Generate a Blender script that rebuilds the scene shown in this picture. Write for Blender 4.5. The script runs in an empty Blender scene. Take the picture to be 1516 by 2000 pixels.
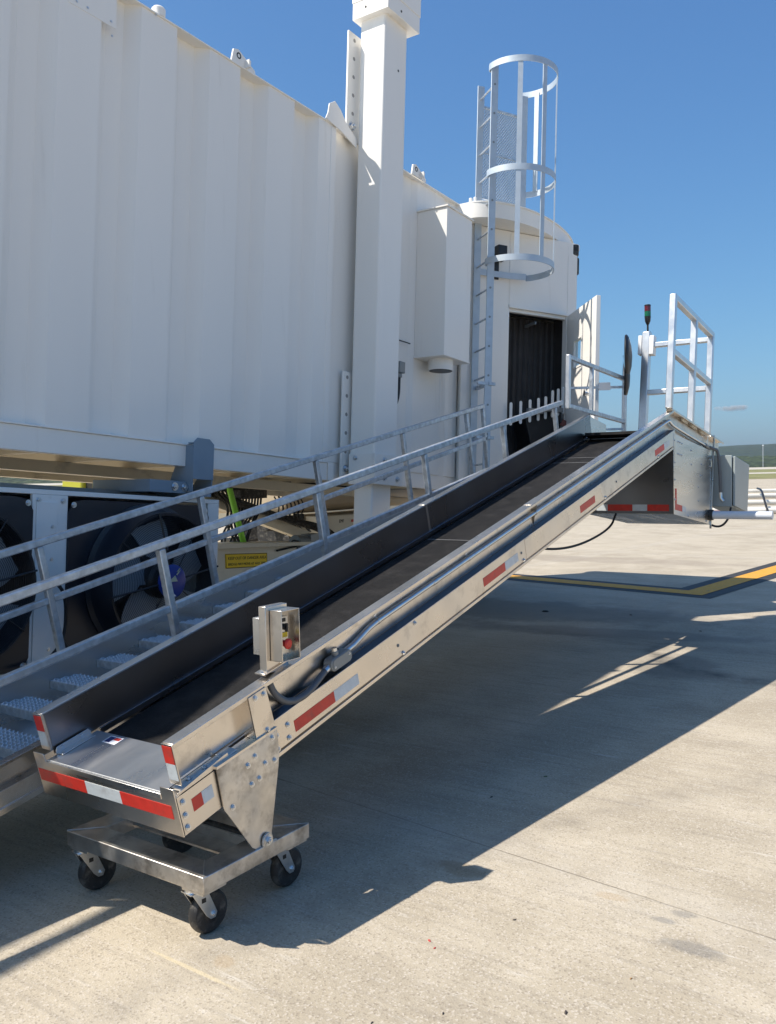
import bpy, bmesh, math, random
from mathutils import Vector, Matrix
random.seed(7)
PI = math.pi
scene = bpy.context.scene
col = scene.collection

# ------------------------------------------------------------------ camera
P_, R_, A_ = 0.04586077, -0.02247498, 0.61152811
fw = Vector((-math.sin(A_)*math.cos(P_), math.cos(A_)*math.cos(P_), -math.sin(P_)))
rt = Vector((math.cos(A_), math.sin(A_), 0))
up = rt.cross(fw)
rt2 = rt*math.cos(R_) + up*math.sin(R_)
up2 = -rt*math.sin(R_) + up*math.cos(R_)
cd = bpy.data.cameras.new('camera'); cam = bpy.data.objects.new('camera', cd); col.objects.link(cam)
m = Matrix((rt2, up2, -fw)).transposed().to_4x4(); m.translation = Vector((0, 0, 1.6))
cam.matrix_world = m
cd.sensor_fit = 'VERTICAL'; cd.sensor_height = 24; cd.sensor_width = 18.2
cd.lens = 24*1726.9/2000
cd.clip_start = .05; cd.clip_end = 20000
scene.camera = cam

# ------------------------------------------------------------------ light
SUN = Vector((-.478, -.49, 1.0)).normalized()
el = math.asin(SUN.z); az = math.atan2(SUN.x, SUN.y)
w = bpy.data.worlds.new('World'); scene.world = w; w.use_nodes = True
nt = w.node_tree; nt.nodes.clear()
wo = nt.nodes.new('ShaderNodeOutputWorld'); bg = nt.nodes.new('ShaderNodeBackground'); sk = nt.nodes.new('ShaderNodeTexSky')
sk.sky_type = 'NISHITA'; sk.sun_disc = False; sk.sun_elevation = el; sk.sun_rotation = az
sk.air_density = 1.0; sk.dust_density = 1.5; sk.ozone_density = 10; sk.altitude = 0
bg.inputs[1].default_value = .105
# compress the very bright horizon of the clear-air model: c' = k c / (1 + s c)
def vm(op, a, b_):
    x = nt.nodes.new('ShaderNodeVectorMath'); x.operation = op
    for q_, i in ((a, 0), (b_, 1)):
        if isinstance(q_, tuple): x.inputs[i].default_value = q_
        else: nt.links.new(q_, x.inputs[i])
    return x.outputs[0]
num = vm('MULTIPLY', sk.outputs[0], (.82, 1.10, 1.49)); den = vm('ADD', vm('MULTIPLY', sk.outputs[0], (.045, .083, .15)), (1, 1, 1))
nt.links.new(vm('DIVIDE', num, den), bg.inputs[0]); nt.links.new(bg.outputs[0], wo.inputs[0])
sd = bpy.data.lights.new('sun', 'SUN'); sd.energy = 3.95; sd.angle = math.radians(.53); sd.color = (1, .93, .83)
so = bpy.data.objects.new('sun', sd); col.objects.link(so); so.rotation_euler = SUN.to_track_quat('Z', 'Y').to_euler()
so.location = (-20, -20, 40)
scene.view_settings.view_transform = 'Standard'; scene.view_settings.look = 'None'
scene.view_settings.exposure = 0.73; scene.view_settings.gamma = 1
scene.render.engine = 'CYCLES'

# ------------------------------------------------------------------ materials
def mat(name, base, metal=0., rough=.5, var=.0, vscale=8., rvar=.0, bump=0., bscale=60., dirt=None, dscale=3., dlo=.5, dhi=.7, stretch=None, spec=None, coat=0):
    """base colour with noise variation, roughness variation, optional dirt patches and bump"""
    M = bpy.data.materials.new(name); M.use_nodes = True
    n = M.node_tree; b = n.nodes['Principled BSDF']
    b.inputs['Metallic'].default_value = metal; b.inputs['Roughness'].default_value = rough
    b.inputs['Base Color'].default_value = (*base, 1)
    if spec is not None: b.inputs['Specular IOR Level'].default_value = spec
    if coat: b.inputs['Coat Weight'].default_value = coat; b.inputs['Coat Roughness'].default_value = .15
    tc = n.nodes.new('ShaderNodeTexCoord'); src = tc.outputs['Object']
    if stretch:
        mp = n.nodes.new('ShaderNodeMapping'); mp.inputs['Scale'].default_value = stretch
        n.links.new(src, mp.inputs[0]); s2 = mp.outputs[0]
    else: s2 = src
    out = None
    if var > 0:
        t = n.nodes.new('ShaderNodeTexNoise'); t.inputs['Scale'].default_value = vscale; t.inputs['Detail'].default_value = 5
        n.links.new(s2, t.inputs['Vector'])
        mx = n.nodes.new('ShaderNodeMix'); mx.data_type = 'RGBA'
        mx.inputs[6].default_value = tuple(min(1, c*(1-var)) for c in base)+(1,); mx.inputs[7].default_value = tuple(min(1, c*(1+var)) for c in base)+(1,)
        r = n.nodes.new('ShaderNodeMapRange'); r.inputs[1].default_value = .3; r.inputs[2].default_value = .7
        n.links.new(t.outputs[0], r.inputs[0]); n.links.new(r.outputs[0], mx.inputs[0]); out = mx.outputs[2]
    if dirt:
        t = n.nodes.new('ShaderNodeTexNoise'); t.inputs['Scale'].default_value = dscale; t.inputs['Detail'].default_value = 8; t.inputs['Roughness'].default_value = .65
        n.links.new(s2, t.inputs['Vector'])
        r = n.nodes.new('ShaderNodeMapRange'); r.inputs[1].default_value = dlo; r.inputs[2].default_value = dhi
        n.links.new(t.outputs[0], r.inputs[0])
        mx = n.nodes.new('ShaderNodeMix'); mx.data_type = 'RGBA'; mx.inputs[7].default_value = (*dirt, 1)
        if out: n.links.new(out, mx.inputs[6])
        else: mx.inputs[6].default_value = (*base, 1)
        n.links.new(r.outputs[0], mx.inputs[0]); out = mx.outputs[2]
    if out: n.links.new(out, b.inputs['Base Color'])
    if rvar > 0:
        t = n.nodes.new('ShaderNodeTexNoise'); t.inputs['Scale'].default_value = vscale*.7; t.inputs['Detail'].default_value = 6
        n.links.new(s2, t.inputs['Vector'])
        r = n.nodes.new('ShaderNodeMapRange'); r.inputs[1].default_value = .3; r.inputs[2].default_value = .7
        r.inputs[3].default_value = max(.02, rough-rvar); r.inputs[4].default_value = rough+rvar
        n.links.new(t.outputs[0], r.inputs[0]); n.links.new(r.outputs[0], b.inputs['Roughness'])
    if bump > 0:
        t = n.nodes.new('ShaderNodeTexNoise'); t.inputs['Scale'].default_value = bscale; t.inputs['Detail'].default_value = 4
        n.links.new(s2, t.inputs['Vector'])
        bp = n.nodes.new('ShaderNodeBump'); bp.inputs['Strength'].default_value = bump; bp.inputs['Distance'].default_value = .01
        n.links.new(t.outputs[0], bp.inputs['Height']); n.links.new(bp.outputs[0], b.inputs['Normal'])
    return M

CREAM = mat('cream_paint', (.86, .83, .775), rough=.38, var=.02, vscale=1.2, rvar=.05, bump=.03, bscale=3, dirt=(.66, .62, .56), dscale=5, dlo=.60, dhi=.95, stretch=(1, 1.6, .12))
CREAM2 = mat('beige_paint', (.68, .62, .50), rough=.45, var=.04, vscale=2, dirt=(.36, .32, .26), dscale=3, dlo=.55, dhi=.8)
WHITEP = mat('white_powder_coat', (.80, .80, .78), rough=.4, var=.02, vscale=3, dirt=(.5, .48, .44), dscale=6, dlo=.62, dhi=.85)
ALU = mat('mill_aluminium', (.71, .66, .60), metal=1, rough=.30, var=.06, vscale=5, rvar=.08, bump=.016, bscale=6, dirt=(.44, .40, .36), dscale=7, dlo=.54, dhi=.78)
ALUB = mat('brushed_aluminium', (.70, .685, .66), metal=1, rough=.30, var=.06, vscale=10, rvar=.08, bump=.015, bscale=12, stretch=(1, .15, 1), dirt=(.55, .52, .49), dscale=6, dlo=.58, dhi=.85)
ALUD = mat('dark_aluminium', (.27, .275, .29), metal=1, rough=.30, var=.08, vscale=4, rvar=.05)
ALUK = mat('ledge_dark_reflection', (.075, .085, .11), metal=1, rough=.3, var=.1, vscale=4)
WELD = mat('worn_aluminium', (.64, .61, .57), metal=1, rough=.42, var=.16, vscale=14, rvar=.1, bump=.1, bscale=25, dirt=(.24, .21, .18), dscale=9, dlo=.50, dhi=.74)
GALV = mat('galvanised_steel', (.54, .58, .62), metal=.8, rough=.42, var=.22, vscale=25, rvar=.08, bump=.04, bscale=40, dirt=(.42, .44, .46), dscale=12, dlo=.5, dhi=.75)
GALVL = mat('galvanised_pale_steel', (.50, .56, .61), metal=.45, rough=.5, var=.06, vscale=12, rvar=.06)
ZINC = mat('zinc_plated_steel', (.68, .70, .72), metal=1, rough=.28, var=.08, vscale=40)
BELT = mat('rubber_belt', (.010, .0095, .0095), rough=.72, spec=.22, var=.3, vscale=60, bump=.5, bscale=220, dirt=(.032, .030, .029), dscale=11, dlo=.46, dhi=.85)
RUBBER = mat('black_rubber', (.018, .018, .019), rough=.6, var=.25, vscale=20, bump=.15, bscale=90, dirt=(.13, .12, .105), dscale=24, dlo=.50, dhi=.72)
CABLE = mat('black_cable', (.012, .012, .014), rough=.4)
FLEX = mat('grey_flexible_conduit', (.10, .105, .115), rough=.35)
BLKP = mat('black_panel_paint', (.012, .015, .024), rough=.32, var=.2, vscale=4)
DARKI = mat('dark_shutter', (.045, .042, .042), rough=.6, var=.2, vscale=6)
GREYC = mat('grey_cast_metal', (.24, .255, .26), metal=.3, rough=.45, bump=.1, bscale=160)
GREYP = mat('blue_grey_paint', (.20, .27, .34), rough=.42, var=.05, vscale=5)
CABG = mat('grey_enclosure_paint', (.33, .37, .37), rough=.35, var=.03, vscale=6)
REDT = mat('red_reflective_tape', (.60, .038, .025), rough=.36, var=.08, vscale=30, dirt=(.34, .06, .045), dscale=18, dlo=.52, dhi=.78)
WHT = mat('silver_reflective_tape', (.58, .63, .66), rough=.36, var=.06, vscale=40, dirt=(.40, .41, .42), dscale=16, dlo=.52, dhi=.8)
REDB = mat('red_plastic', (.60, .03, .02), rough=.35)
YEL = mat('yellow_plastic', (.75, .52, .02), rough=.5)
SIGNY = mat('yellow_sign', (.85, .58, .01), rough=.5)
INK = mat('black_ink', (.02, .018, .015), rough=.6)
BLUE = mat('blue_enamel', (.004, .035, .27), rough=.3)
NAVY = mat('navy_ink', (.02, .03, .12), rough=.4)
STICK = mat('sticker_white', (.75, .76, .80), rough=.4)
BLADE = mat('grey_fan_blade', (.23, .27, .31), rough=.4)
LIME = mat('lime_hose', (.28, .72, .06), rough=.5)
LENSR = mat('red_lens', (.13, .012, .02), rough=.12, coat=.5)
LENSG = mat('green_lens', (.004, .14, .06), rough=.12, coat=.5)
BLKPL = mat('black_plastic', (.014, .014, .016), rough=.4)
PVC = mat('white_tube', (.66, .70, .76), rough=.35)
MIR = mat('mirror_face', (.8, .82, .85), metal=1, rough=.05)
BRZ = mat('reddish_metal', (.20, .06, .045), rough=.5)
REDL = mat('red_label', (.6, .05, .04), rough=.5)
PLASTW = mat('white_plastic', (.78, .78, .78), rough=.4)
def glass_mat():
    M = bpy.data.materials.new('window_glass'); M.use_nodes = True
    b = M.node_tree.nodes['Principled BSDF']; b.inputs['Base Color'].default_value = (.75, .88, .93, 1)
    b.inputs['Roughness'].default_value = .03; b.inputs['Transmission Weight'].default_value = .92; b.inputs['IOR'].default_value = 1.05
    return M
GLASS = glass_mat()

# ------------------------------------------------------------------ mesh builder
def V(*a): return Vector(a)
def frame(ox, oy, oz, ang=0., yaw=0.):
    s, c = math.sin(ang), math.cos(ang); sy, cy = math.sin(yaw), math.cos(yaw)
    def f(p):
        x, y, z = p
        y, z = y*c - z*s, y*s + z*c
        return Vector((ox + x*cy - y*sy, oy + x*sy + y*cy, oz + z))
    return f
IDF = frame(0, 0, 0)

class MB:
    def __init__(self, f=IDF): self.v = []; self.q = []; self.f = f
    def add(self, vs, fs):
        o = len(self.v); self.v += [self.f(p) for p in vs]; self.q += [tuple(i+o for i in q) for q in fs]; return self
    def box(self, x0, x1, y0, y1, z0, z1):
        return self.add([(x0,y0,z0),(x1,y0,z0),(x1,y1,z0),(x0,y1,z0),(x0,y0,z1),(x1,y0,z1),(x1,y1,z1),(x0,y1,z1)],
                        [(0,3,2,1),(4,5,6,7),(0,1,5,4),(1,2,6,5),(2,3,7,6),(3,0,4,7)])
    def prism(self, pts, ax, a, b):
        """2-D polygon pts extruded along axis ax from a to b"""
        def P(p, t):
            return (t, p[0], p[1]) if ax == 'x' else (p[0], t, p[1]) if ax == 'y' else (p[0], p[1], t)
        n = len(pts)
        return self.add([P(p, a) for p in pts]+[P(p, b) for p in pts],
                        [tuple(range(n)), tuple(range(2*n-1, n-1, -1))]+[(i, (i+1) % n, n+(i+1) % n, n+i) for i in range(n)])
    def bar(self, p0, p1, wd, ht, upv=(0, 0, 1)):
        p0, p1 = Vector(p0), Vector(p1); d = (p1-p0).normalized(); u = Vector(upv)
        s = d.cross(u)
        if s.length < 1e-4: s = d.cross(Vector((1, 0, 0)))
        s.normalize(); u = s.cross(d)
        vs = []
        for p in (p0, p1):
            for a, b in ((-1,-1),(1,-1),(1,1),(-1,1)): vs.append(tuple(p + s*wd/2*a + u*ht/2*b))
        return self.add(vs, [(0,1,2,3),(7,6,5,4),(0,4,5,1),(1,5,6,2),(2,6,7,3),(3,7,4,0)])
    def tube(self, pts, r, n=12, closed=False, taper=None):
        pts = [Vector(p) for p in pts]; N = len(pts); vs = []; fs = []
        prev = None
        for i, p in enumerate(pts):
            if closed: t = (pts[(i+1) % N]-pts[i-1]).normalized()
            else: t = (pts[min(i+1, N-1)]-pts[max(i-1, 0)]).normalized()
            if prev is None:
                a = Vector((0, 0, 1)) if abs(t.z) < .9 else Vector((1, 0, 0)); u = t.cross(a).normalized()
            else: u = (prev - t*prev.dot(t)).normalized()
            prev = u; v = t.cross(u); rr = r if taper is None else taper[i]
            vs += [tuple(p + (u*math.cos(2*PI*k/n)+v*math.sin(2*PI*k/n))*rr) for k in range(n)]
        for i in range(N if closed else N-1):
            j = (i+1) % N
            fs += [(i*n+k, i*n+(k+1) % n, j*n+(k+1) % n, j*n+k) for k in range(n)]
        if not closed: fs += [tuple(range(n-1, -1, -1)), tuple(range((N-1)*n, N*n))]
        return self.add(vs, fs)
    def cyl(self, p0, p1, r, n=20): return self.tube([p0, p1], r, n)
    def ring(self, c, axis, r0, r1, t, n=40):
        """flat annulus of thickness t about axis 'x','y','z'"""
        vs = []; fs = []
        for k in range(n):
            a = 2*PI*k/n
            for r, h in ((r0, 0), (r1, 0), (r1, t), (r0, t)):
                q = (r*math.cos(a), r*math.sin(a), h)
                if axis == 'x': q = (q[2], q[0], q[1])
                elif axis == 'y': q = (q[0], q[2], q[1])
                vs.append((c[0]+q[0], c[1]+q[1], c[2]+q[2]))
        for k in range(n):
            a, b = 4*k, 4*((k+1) % n)
            fs += [(a+i, a+(i+1) % 4, b+(i+1) % 4, b+i) for i in range(4)]
        return self.add(vs, fs)
    def lathe(self, prof, c, axis, n=32):
        """profile list of (r, h); closed solid of revolution"""
        vs = []; fs = []; m_ = len(prof)
        for k in range(n):
            a = 2*PI*k/n
            for r, h in prof:
                q = (r*math.cos(a), r*math.sin(a), h)
                if axis == 'x': q = (q[2], q[0], q[1])
                elif axis == 'y': q = (q[0], q[2], q[1])
                vs.append((c[0]+q[0], c[1]+q[1], c[2]+q[2]))
        for k in range(n):
            a, b = m_*k, m_*((k+1) % n)
            fs += [(a+i, a+i+1, b+i+1, b+i) for i in range(m_-1)]
        fs += [tuple(m_*k for k in range(n-1, -1, -1)), tuple(m_*k+m_-1 for k in range(n))]
        return self.add(vs, fs)
    def strip(self, prof, ax, a, b, th, shift=(0, 0)):
        """open profile polyline given thickness th and extruded"""
        n = len(prof); L_ = []; R_ = []
        for i, p in enumerate(prof):
            p = Vector(p); d = Vector((0, 0))
            if i > 0: d += (p-Vector(prof[i-1])).normalized()
            if i < n-1: d += (Vector(prof[i+1])-p).normalized()
            d.normalize(); nn = Vector((-d.y, d.x))
            k = 1.
            if 0 < i < n-1:
                e = (p-Vector(prof[i-1])).normalized(); k = 1/max(.35, abs(Vector((-e.y, e.x)).dot(nn)))
            L_.append(tuple(p)); R_.append(tuple(p+nn*th*k))
        def P(p, t): return (t, p[0], p[1]) if ax == 'x' else (p[0], t, p[1]) if ax == 'y' else (p[0], p[1], t)
        vs = [P(p, a) for p in L_]+[P(p, a) for p in R_]+[P(p, b) for p in L_]+[P(p, b) for p in R_]
        fs = []
        for i in range(n-1):
            fs += [(i, i+1, n+i+1, n+i), (2*n+i, 3*n+i, 3*n+i+1, 2*n+i+1), (i, 2*n+i, 2*n+i+1, i+1), (n+i, n+i+1, 3*n+i+1, 3*n+i)]
        fs += [(0, n, 3*n, 2*n), (n-1, 3*n-1, 4*n-1, 2*n-1)]
        return self.add(vs, fs)
    def build(self, name, M, parent=None, bevel=0., label=None, smooth=True, seg=2, kind=None):
        me = bpy.data.meshes.new(name)
        off = Vector((0, 0, 0))
        q = parent
        while q is not None: off += q.location; q = q.parent
        me.from_pydata([tuple(v-off) for v in self.v], [], self.q); me.materials.append(M)
        bm = bmesh.new(); bm.from_mesh(me); bmesh.ops.recalc_face_normals(bm, faces=bm.faces); bm.to_mesh(me); bm.free()
        if smooth:
            me.polygons.foreach_set('use_smooth', [True]*len(me.polygons)); me.set_sharp_from_angle(angle=math.radians(34))
        o = bpy.data.objects.new(name, me); col.objects.link(o)
        if parent is not None: o.parent = parent
        if bevel > 0:
            b = o.modifiers.new('bevel', 'BEVEL'); b.width = bevel; b.segments = seg; b.limit_method = 'ANGLE'; b.angle_limit = math.radians(50)
        if label: o['label'] = label
        if kind: o['kind'] = kind
        return o

def tag(o, label, cat, group=None):
    o['label'] = label; o['category'] = cat
    if group: o['group'] = group
    return o
def thing(name, loc, label, cat, group=None):
    o = bpy.data.objects.new(name, None); col.objects.link(o); o.location = loc; o.empty_display_size = .2
    return tag(o, label, cat, group)
def rename(o, n): o.name = n; return o

def boltmesh(r=.011, h=.008):
    b = MB(); b.cyl((0, 0, 0), (0, 0, h*.25), r*1.35, 16)
    b.add([(r*math.cos(k*PI/3), r*math.sin(k*PI/3), h*.25) for k in range(6)]+[(r*.96*math.cos(k*PI/3), r*.96*math.sin(k*PI/3), h) for k in range(6)],
          [tuple(range(5, -1, -1)), tuple(range(6, 12))]+[(k, (k+1) % 6, 6+(k+1) % 6, 6+k) for k in range(6)])
    b.cyl((0, 0, h), (0, 0, h*1.5), r*.45, 10)
    return b
_bm = {}
def bolt(p, nrm, parent, r=.011, h=.008, name='bolt', M=None):
    """bolt head at world point p facing nrm; shares one mesh per size"""
    k = (r, h, M)
    if k not in _bm:
        o = boltmesh(r, h).build('bolt', M or ZINC); _bm[k] = o.data; bpy.data.objects.remove(o)
    o = bpy.data.objects.new(name, _bm[k]); col.objects.link(o)
    off = Vector((0, 0, 0)); q = parent
    while q is not None: off += q.location; q = q.parent
    o.parent = parent; o.location = Vector(p)-off; o.rotation_euler = Vector(nrm).to_track_quat('Z', 'Y').to_euler()
    return o

def text_part(txt, size, M, parent, org, right, upv, name='lettering', ext=.0008, align='LEFT', label=None):
    cu = bpy.data.curves.new('t', 'FONT'); cu.body = txt; cu.size = size; cu.extrude = ext; cu.align_x = align
    to = bpy.data.objects.new('t', cu); col.objects.link(to)
    bpy.context.view_layer.update()
    dg = bpy.context.evaluated_depsgraph_get()
    me = bpy.data.meshes.new_from_object(to.evaluated_get(dg)); bpy.data.objects.remove(to)
    r, u = Vector(right).normalized(), Vector(upv).normalized(); nn = r.cross(u)
    off = Vector((0, 0, 0)); q = parent
    while q is not None: off += q.location; q = q.parent
    for v in me.vertices: v.co = Vector(org)-off + r*v.co.x + u*v.co.y + nn*v.co.z
    me.materials.clear(); me.materials.append(M)
    o = bpy.data.objects.new(name, me); col.objects.link(o); o.parent = parent
    if label: o['label'] = label
    return o

# ------------------------------------------------------------------ ground
def ground_mat():
    M = bpy.data.materials.new('apron_concrete'); M.use_nodes = True
    n = M.node_tree; b = n.nodes['Principled BSDF']; L = n.links.new
    tc = n.nodes.new('ShaderNodeTexCoord'); O = tc.outputs['Object']
    def N(t, **k):
        x = n.nodes.new(t)
        for a, v in k.items(): setattr(x, a, v)
        return x
    def noise(sc, det=4, rough=.5, vec=O, stretch=None, rot=0):
        if stretch:
            mp = N('ShaderNodeMapping'); mp.inputs['Scale'].default_value = stretch; mp.inputs['Rotation'].default_value = (0, 0, rot); L(vec, mp.inputs[0]); vec = mp.outputs[0]
        t = N('ShaderNodeTexNoise'); t.inputs['Scale'].default_value = sc; t.inputs['Detail'].default_value = det; t.inputs['Roughness'].default_value = rough
        L(vec, t.inputs['Vector']); return t.outputs[0]
    def rng(s, a, c, lo=0., hi=1., sm=False):
        r = N('ShaderNodeMapRange'); r.inputs[1].default_value = a; r.inputs[2].default_value = c; r.inputs[3].default_value = lo; r.inputs[4].default_value = hi
        if sm: r.interpolation_type = 'SMOOTHSTEP'
        L(s, r.inputs[0]); return r.outputs[0]
    def mix(fac, a, c, blend='MIX'):
        x = N('ShaderNodeMix', data_type='RGBA', blend_type=blend)
        for s, i in ((fac, 0), (a, 6), (c, 7)):
            if isinstance(s, (int, float)): x.inputs[i].default_value = s
            elif isinstance(s, tuple): x.inputs[i].default_value = (*s, 1)
            else: L(s, x.inputs[i])
        return x.outputs[2]
    def math_(op, a, c=None, d=None):
        x = N('ShaderNodeMath', operation=op)
        for s, i in ((a, 0), (c, 1), (d, 2)):
            if s is None: continue
            if isinstance(s, (int, float)): x.inputs[i].default_value = s
            else: L(s, x.inputs[i])
        return x.outputs[0]
    # large cloudy tone, brushed streaks, aggregate speckle
    c = mix(rng(noise(.35, 6, .6), .35, .65), (.365, .312, .232), (.48, .418, .318))
    c = mix(rng(noise(2.1, 6, .6), .42, .72), c, (.53, .465, .36))
    c = mix(rng(noise(5, 5, .6, stretch=(.35, 5, 1), rot=.08), .5, .78, 0, .55), c, (.24, .21, .175))
    c = mix(rng(noise(1.1, 7, .65, stretch=(.5, 1.6, 1), rot=.2), .50, .74, 0, .30), c, (.24, .205, .16))
    c = mix(rng(noise(9, 6, .7, stretch=(.35, 2.4, 1), rot=.05), .585, .72, 0, .75), c, (.60, .56, .49))
    c = mix(rng(noise(26, 5, .7, stretch=(.5, 1.5, 1), rot=.3), .62, .72, 0, .55), c, (.62, .58, .52))
    vor = N('ShaderNodeTexVoronoi'); vor.inputs['Scale'].default_value = 150; L(O, vor.inputs['Vector'])
    sp = N('ShaderNodeSeparateColor'); L(vor.outputs['Color'], sp.inputs[0])
    c = mix(rng(sp.outputs[0], .76, .97, 0, .48), c, (.20, .165, .125))
    c = mix(rng(sp.outputs[1], .80, .96, 0, .55), c, (.60, .54, .46))
    c = mix(rng(noise(420, 2, .6), .3, .7, 0, .20), c, (.17, .145, .12))
    # separate XY
    sx = N('ShaderNodeSeparateXYZ'); L(O, sx.inputs[0]); X, Y = sx.outputs[0], sx.outputs[1]
    # panel joints: lines Y' = 3.26 + k*6.1 and X' = -6.6 + k*6.1, slightly rotated
    wob = math_('MULTIPLY', math_('SUBTRACT', noise(3, 5, .6), .5), .02)
    def joint(coord, other, off, slope, per):
        t = math_('ADD', math_('SUBTRACT', coord, off), math_('MULTIPLY', other, slope)); t = math_('ADD', t, wob)
        t = math_('ADD', t, per*20.5); t = math_('MODULO', t, per); return math_('ABSOLUTE', math_('SUBTRACT', t, per*.5))
    j1 = joint(Y, X, 3.03, .118, 6.1); j2 = joint(X, Y, -.38, -.118, 7.6)
    jd = math_('MINIMUM', j1, j2)
    c = mix(math_('MULTIPLY', rng(jd, .0, .30, .30, 0, True), rng(noise(6, 5, .6), .3, .7)), c, (.52, .48, .42))
    c = mix(math_('MULTIPLY', rng(jd, .0015, .006, 1, 0), rng(noise(1.3, 5, .6), .38, .62, .25, .8)), c, (.10, .08, .06))
    # stains of their own shape
    def stain(cc, x, y, rx, ry, colr, s, ns=3.5, rot=0):
        dx = math_('SUBTRACT', X, x); dy = math_('SUBTRACT', Y, y)
        ca, sa = math.cos(rot), math.sin(rot)
        u = math_('ADD', math_('MULTIPLY', dx, ca/rx), math_('MULTIPLY', dy, sa/rx)); v = math_('ADD', math_('MULTIPLY', dx, -sa/ry), math_('MULTIPLY', dy, ca/ry))
        d = math_('SQRT', math_('ADD', math_('POWER', u, 2), math_('POWER', v, 2)))
        d = math_('ADD', d, math_('MULTIPLY', math_('SUBTRACT', noise(ns, 6, .65), .5), 1.4))
        return mix(rng(d, .55, 1.05, s, 0, True), cc, colr)
    c = stain(c, -2.15, 7.0, .42, .55, (.16, .145, .125), .45, 3, .5)
    c = stain(c, -4.6, 9.0, 2.6, .8, (.15, .14, .12), .55, 2.2, .1)
    c = stain(c, -3.2, 8.1, 1.9, .3, (.17, .155, .135), .5, 2.5, .2)
    c = stain(c, -6.2, 14.5, 3.5, .6, (.24, .20, .16), .4, 1.5)
    def ring(cc, x, y, r, wd, colr, s, side):
        dx = math_('SUBTRACT', X, x); dy = math_('SUBTRACT', Y, y)
        d = math_('SQRT', math_('ADD', math_('POWER', dx, 2), math_('POWER', dy, 2)))
        d = math_('ADD', d, math_('MULTIPLY', math_('SUBTRACT', noise(1.7, 4, .6), .5), .12))
        e = rng(math_('ABSOLUTE', math_('SUBTRACT', d, r)), 0, wd, s, 0, True)
        k_ = rng(math_('ADD', math_('MULTIPLY', dx, side[0]), math_('MULTIPLY', dy, side[1])), -.1, r*.9, 0, 1)
        return mix(math_('MULTIPLY', math_('MULTIPLY', e, k_), rng(noise(7, 5, .6), .3, .65)), cc, colr)
    c = ring(c, -1.55, 7.75, .95, .16, (.10, .095, .085), .85, (-.6, -.8))
    c = ring(c, -2.6, 14.0, 6.2, .22, (.12, .11, .095), .5, (-.75, -.66))
    c = ring(c, 3.4, 1.2, 5.6, .16, (.20, .175, .145), .35, (-.95, .3))
    c = stain(c, -1.78, 3.0, .13, .07, (.20, .13, .06), .4, 12)
    for q in ((-.93, 3.11, .05, .03), (-.98, 3.03, .05, .025), (-.84, 2.9, .12, .05)): c = stain(c, *q, (.14, .14, .14), .45, 14)
    for q in ((-1.72, 1.72, .18, .05), (-2.1, 2.0, .05, .04), (-1.2, 3.1, .09, .03)): c = stain(c, *q, (.36, .24, .12), .25, 12)
    c = stain(c, -2.18, 1.91, .24, .012, (.62, .52, .33), .5, 9, -.02)
    L(c, b.inputs['Base Color']); b.inputs['Roughness'].default_value = .86; b.inputs['Specular IOR Level'].default_value = .3
    bp = N('ShaderNodeBump'); bp.inputs['Strength'].default_value = .35; bp.inputs['Distance'].default_value = .004
    h = math_('ADD', math_('MULTIPLY', noise(180, 3, .6), .8), math_('MULTIPLY', vor.outputs['Distance'], .6))
    h = math_('ADD', h, math_('MULTIPLY', noise(14, 4, .6, stretch=(.4, 3, 1)), .6))
    h = math_('SUBTRACT', h, rng(jd, .0015, .007, 1.2, 0))
    L(h, bp.inputs['Height']); L(bp.outputs[0], b.inputs['Normal'])
    return M
g = MB(); S = 4000.
g.add([(-S, -S, 0), (S, -S, 0), (S, S, 0), (-S, S, 0)], [(0, 1, 2, 3)])
ground = g.build('ground', ground_mat(), smooth=False, kind='structure')

def sheet(name, pts, z, M, kind='structure'):
    b = MB(); b.add([(x, y, z) for x, y in pts], [tuple(range(len(pts)))]); return b.build(name, M, smooth=False, kind=kind)
LINEY = mat('yellow_line_paint', (.64, .31, .03), rough=.75, var=.14, vscale=9, dirt=(.30, .20, .08), dscale=9, dlo=.52, dhi=.72)
LINEB = mat('black_line_paint', (.035, .033, .032), rough=.7, var=.2, vscale=9, dirt=(.12, .11, .1), dscale=10, dlo=.58, dhi=.75)
# guide line: comes in from the left, bends and leaves to the right rear
def ribbon(path, wd):
    L_, R_ = [], []
    for i, p in enumerate(path):
        p = Vector(p); d = Vector((0, 0))
        if i: d += (p-Vector(path[i-1])).normalized()
        if i < len(path)-1: d += (Vector(path[i+1])-p).normalized()
        d.normalize(); nn = Vector((-d.y, d.x))
        k = 1.
        if 0 < i < len(path)-1:
            e = (p-Vector(path[i-1])).normalized(); k = 1/abs(Vector((-e.y, e.x)).dot(nn))
        L_.append(tuple(p+nn*wd/2*k)); R_.append(tuple(p-nn*wd/2*k))
    return L_+R_[::-1]
path = [(-14.0, 13.25), (-3.17, 11.13), (-2.0, 21.8), (1.5, 54)]
bsh = sheet('road_marking', ribbon(path, .66), .004, LINEB)
ysh = sheet('road_marking', ribbon(path, .30), .008, LINEY)

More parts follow.
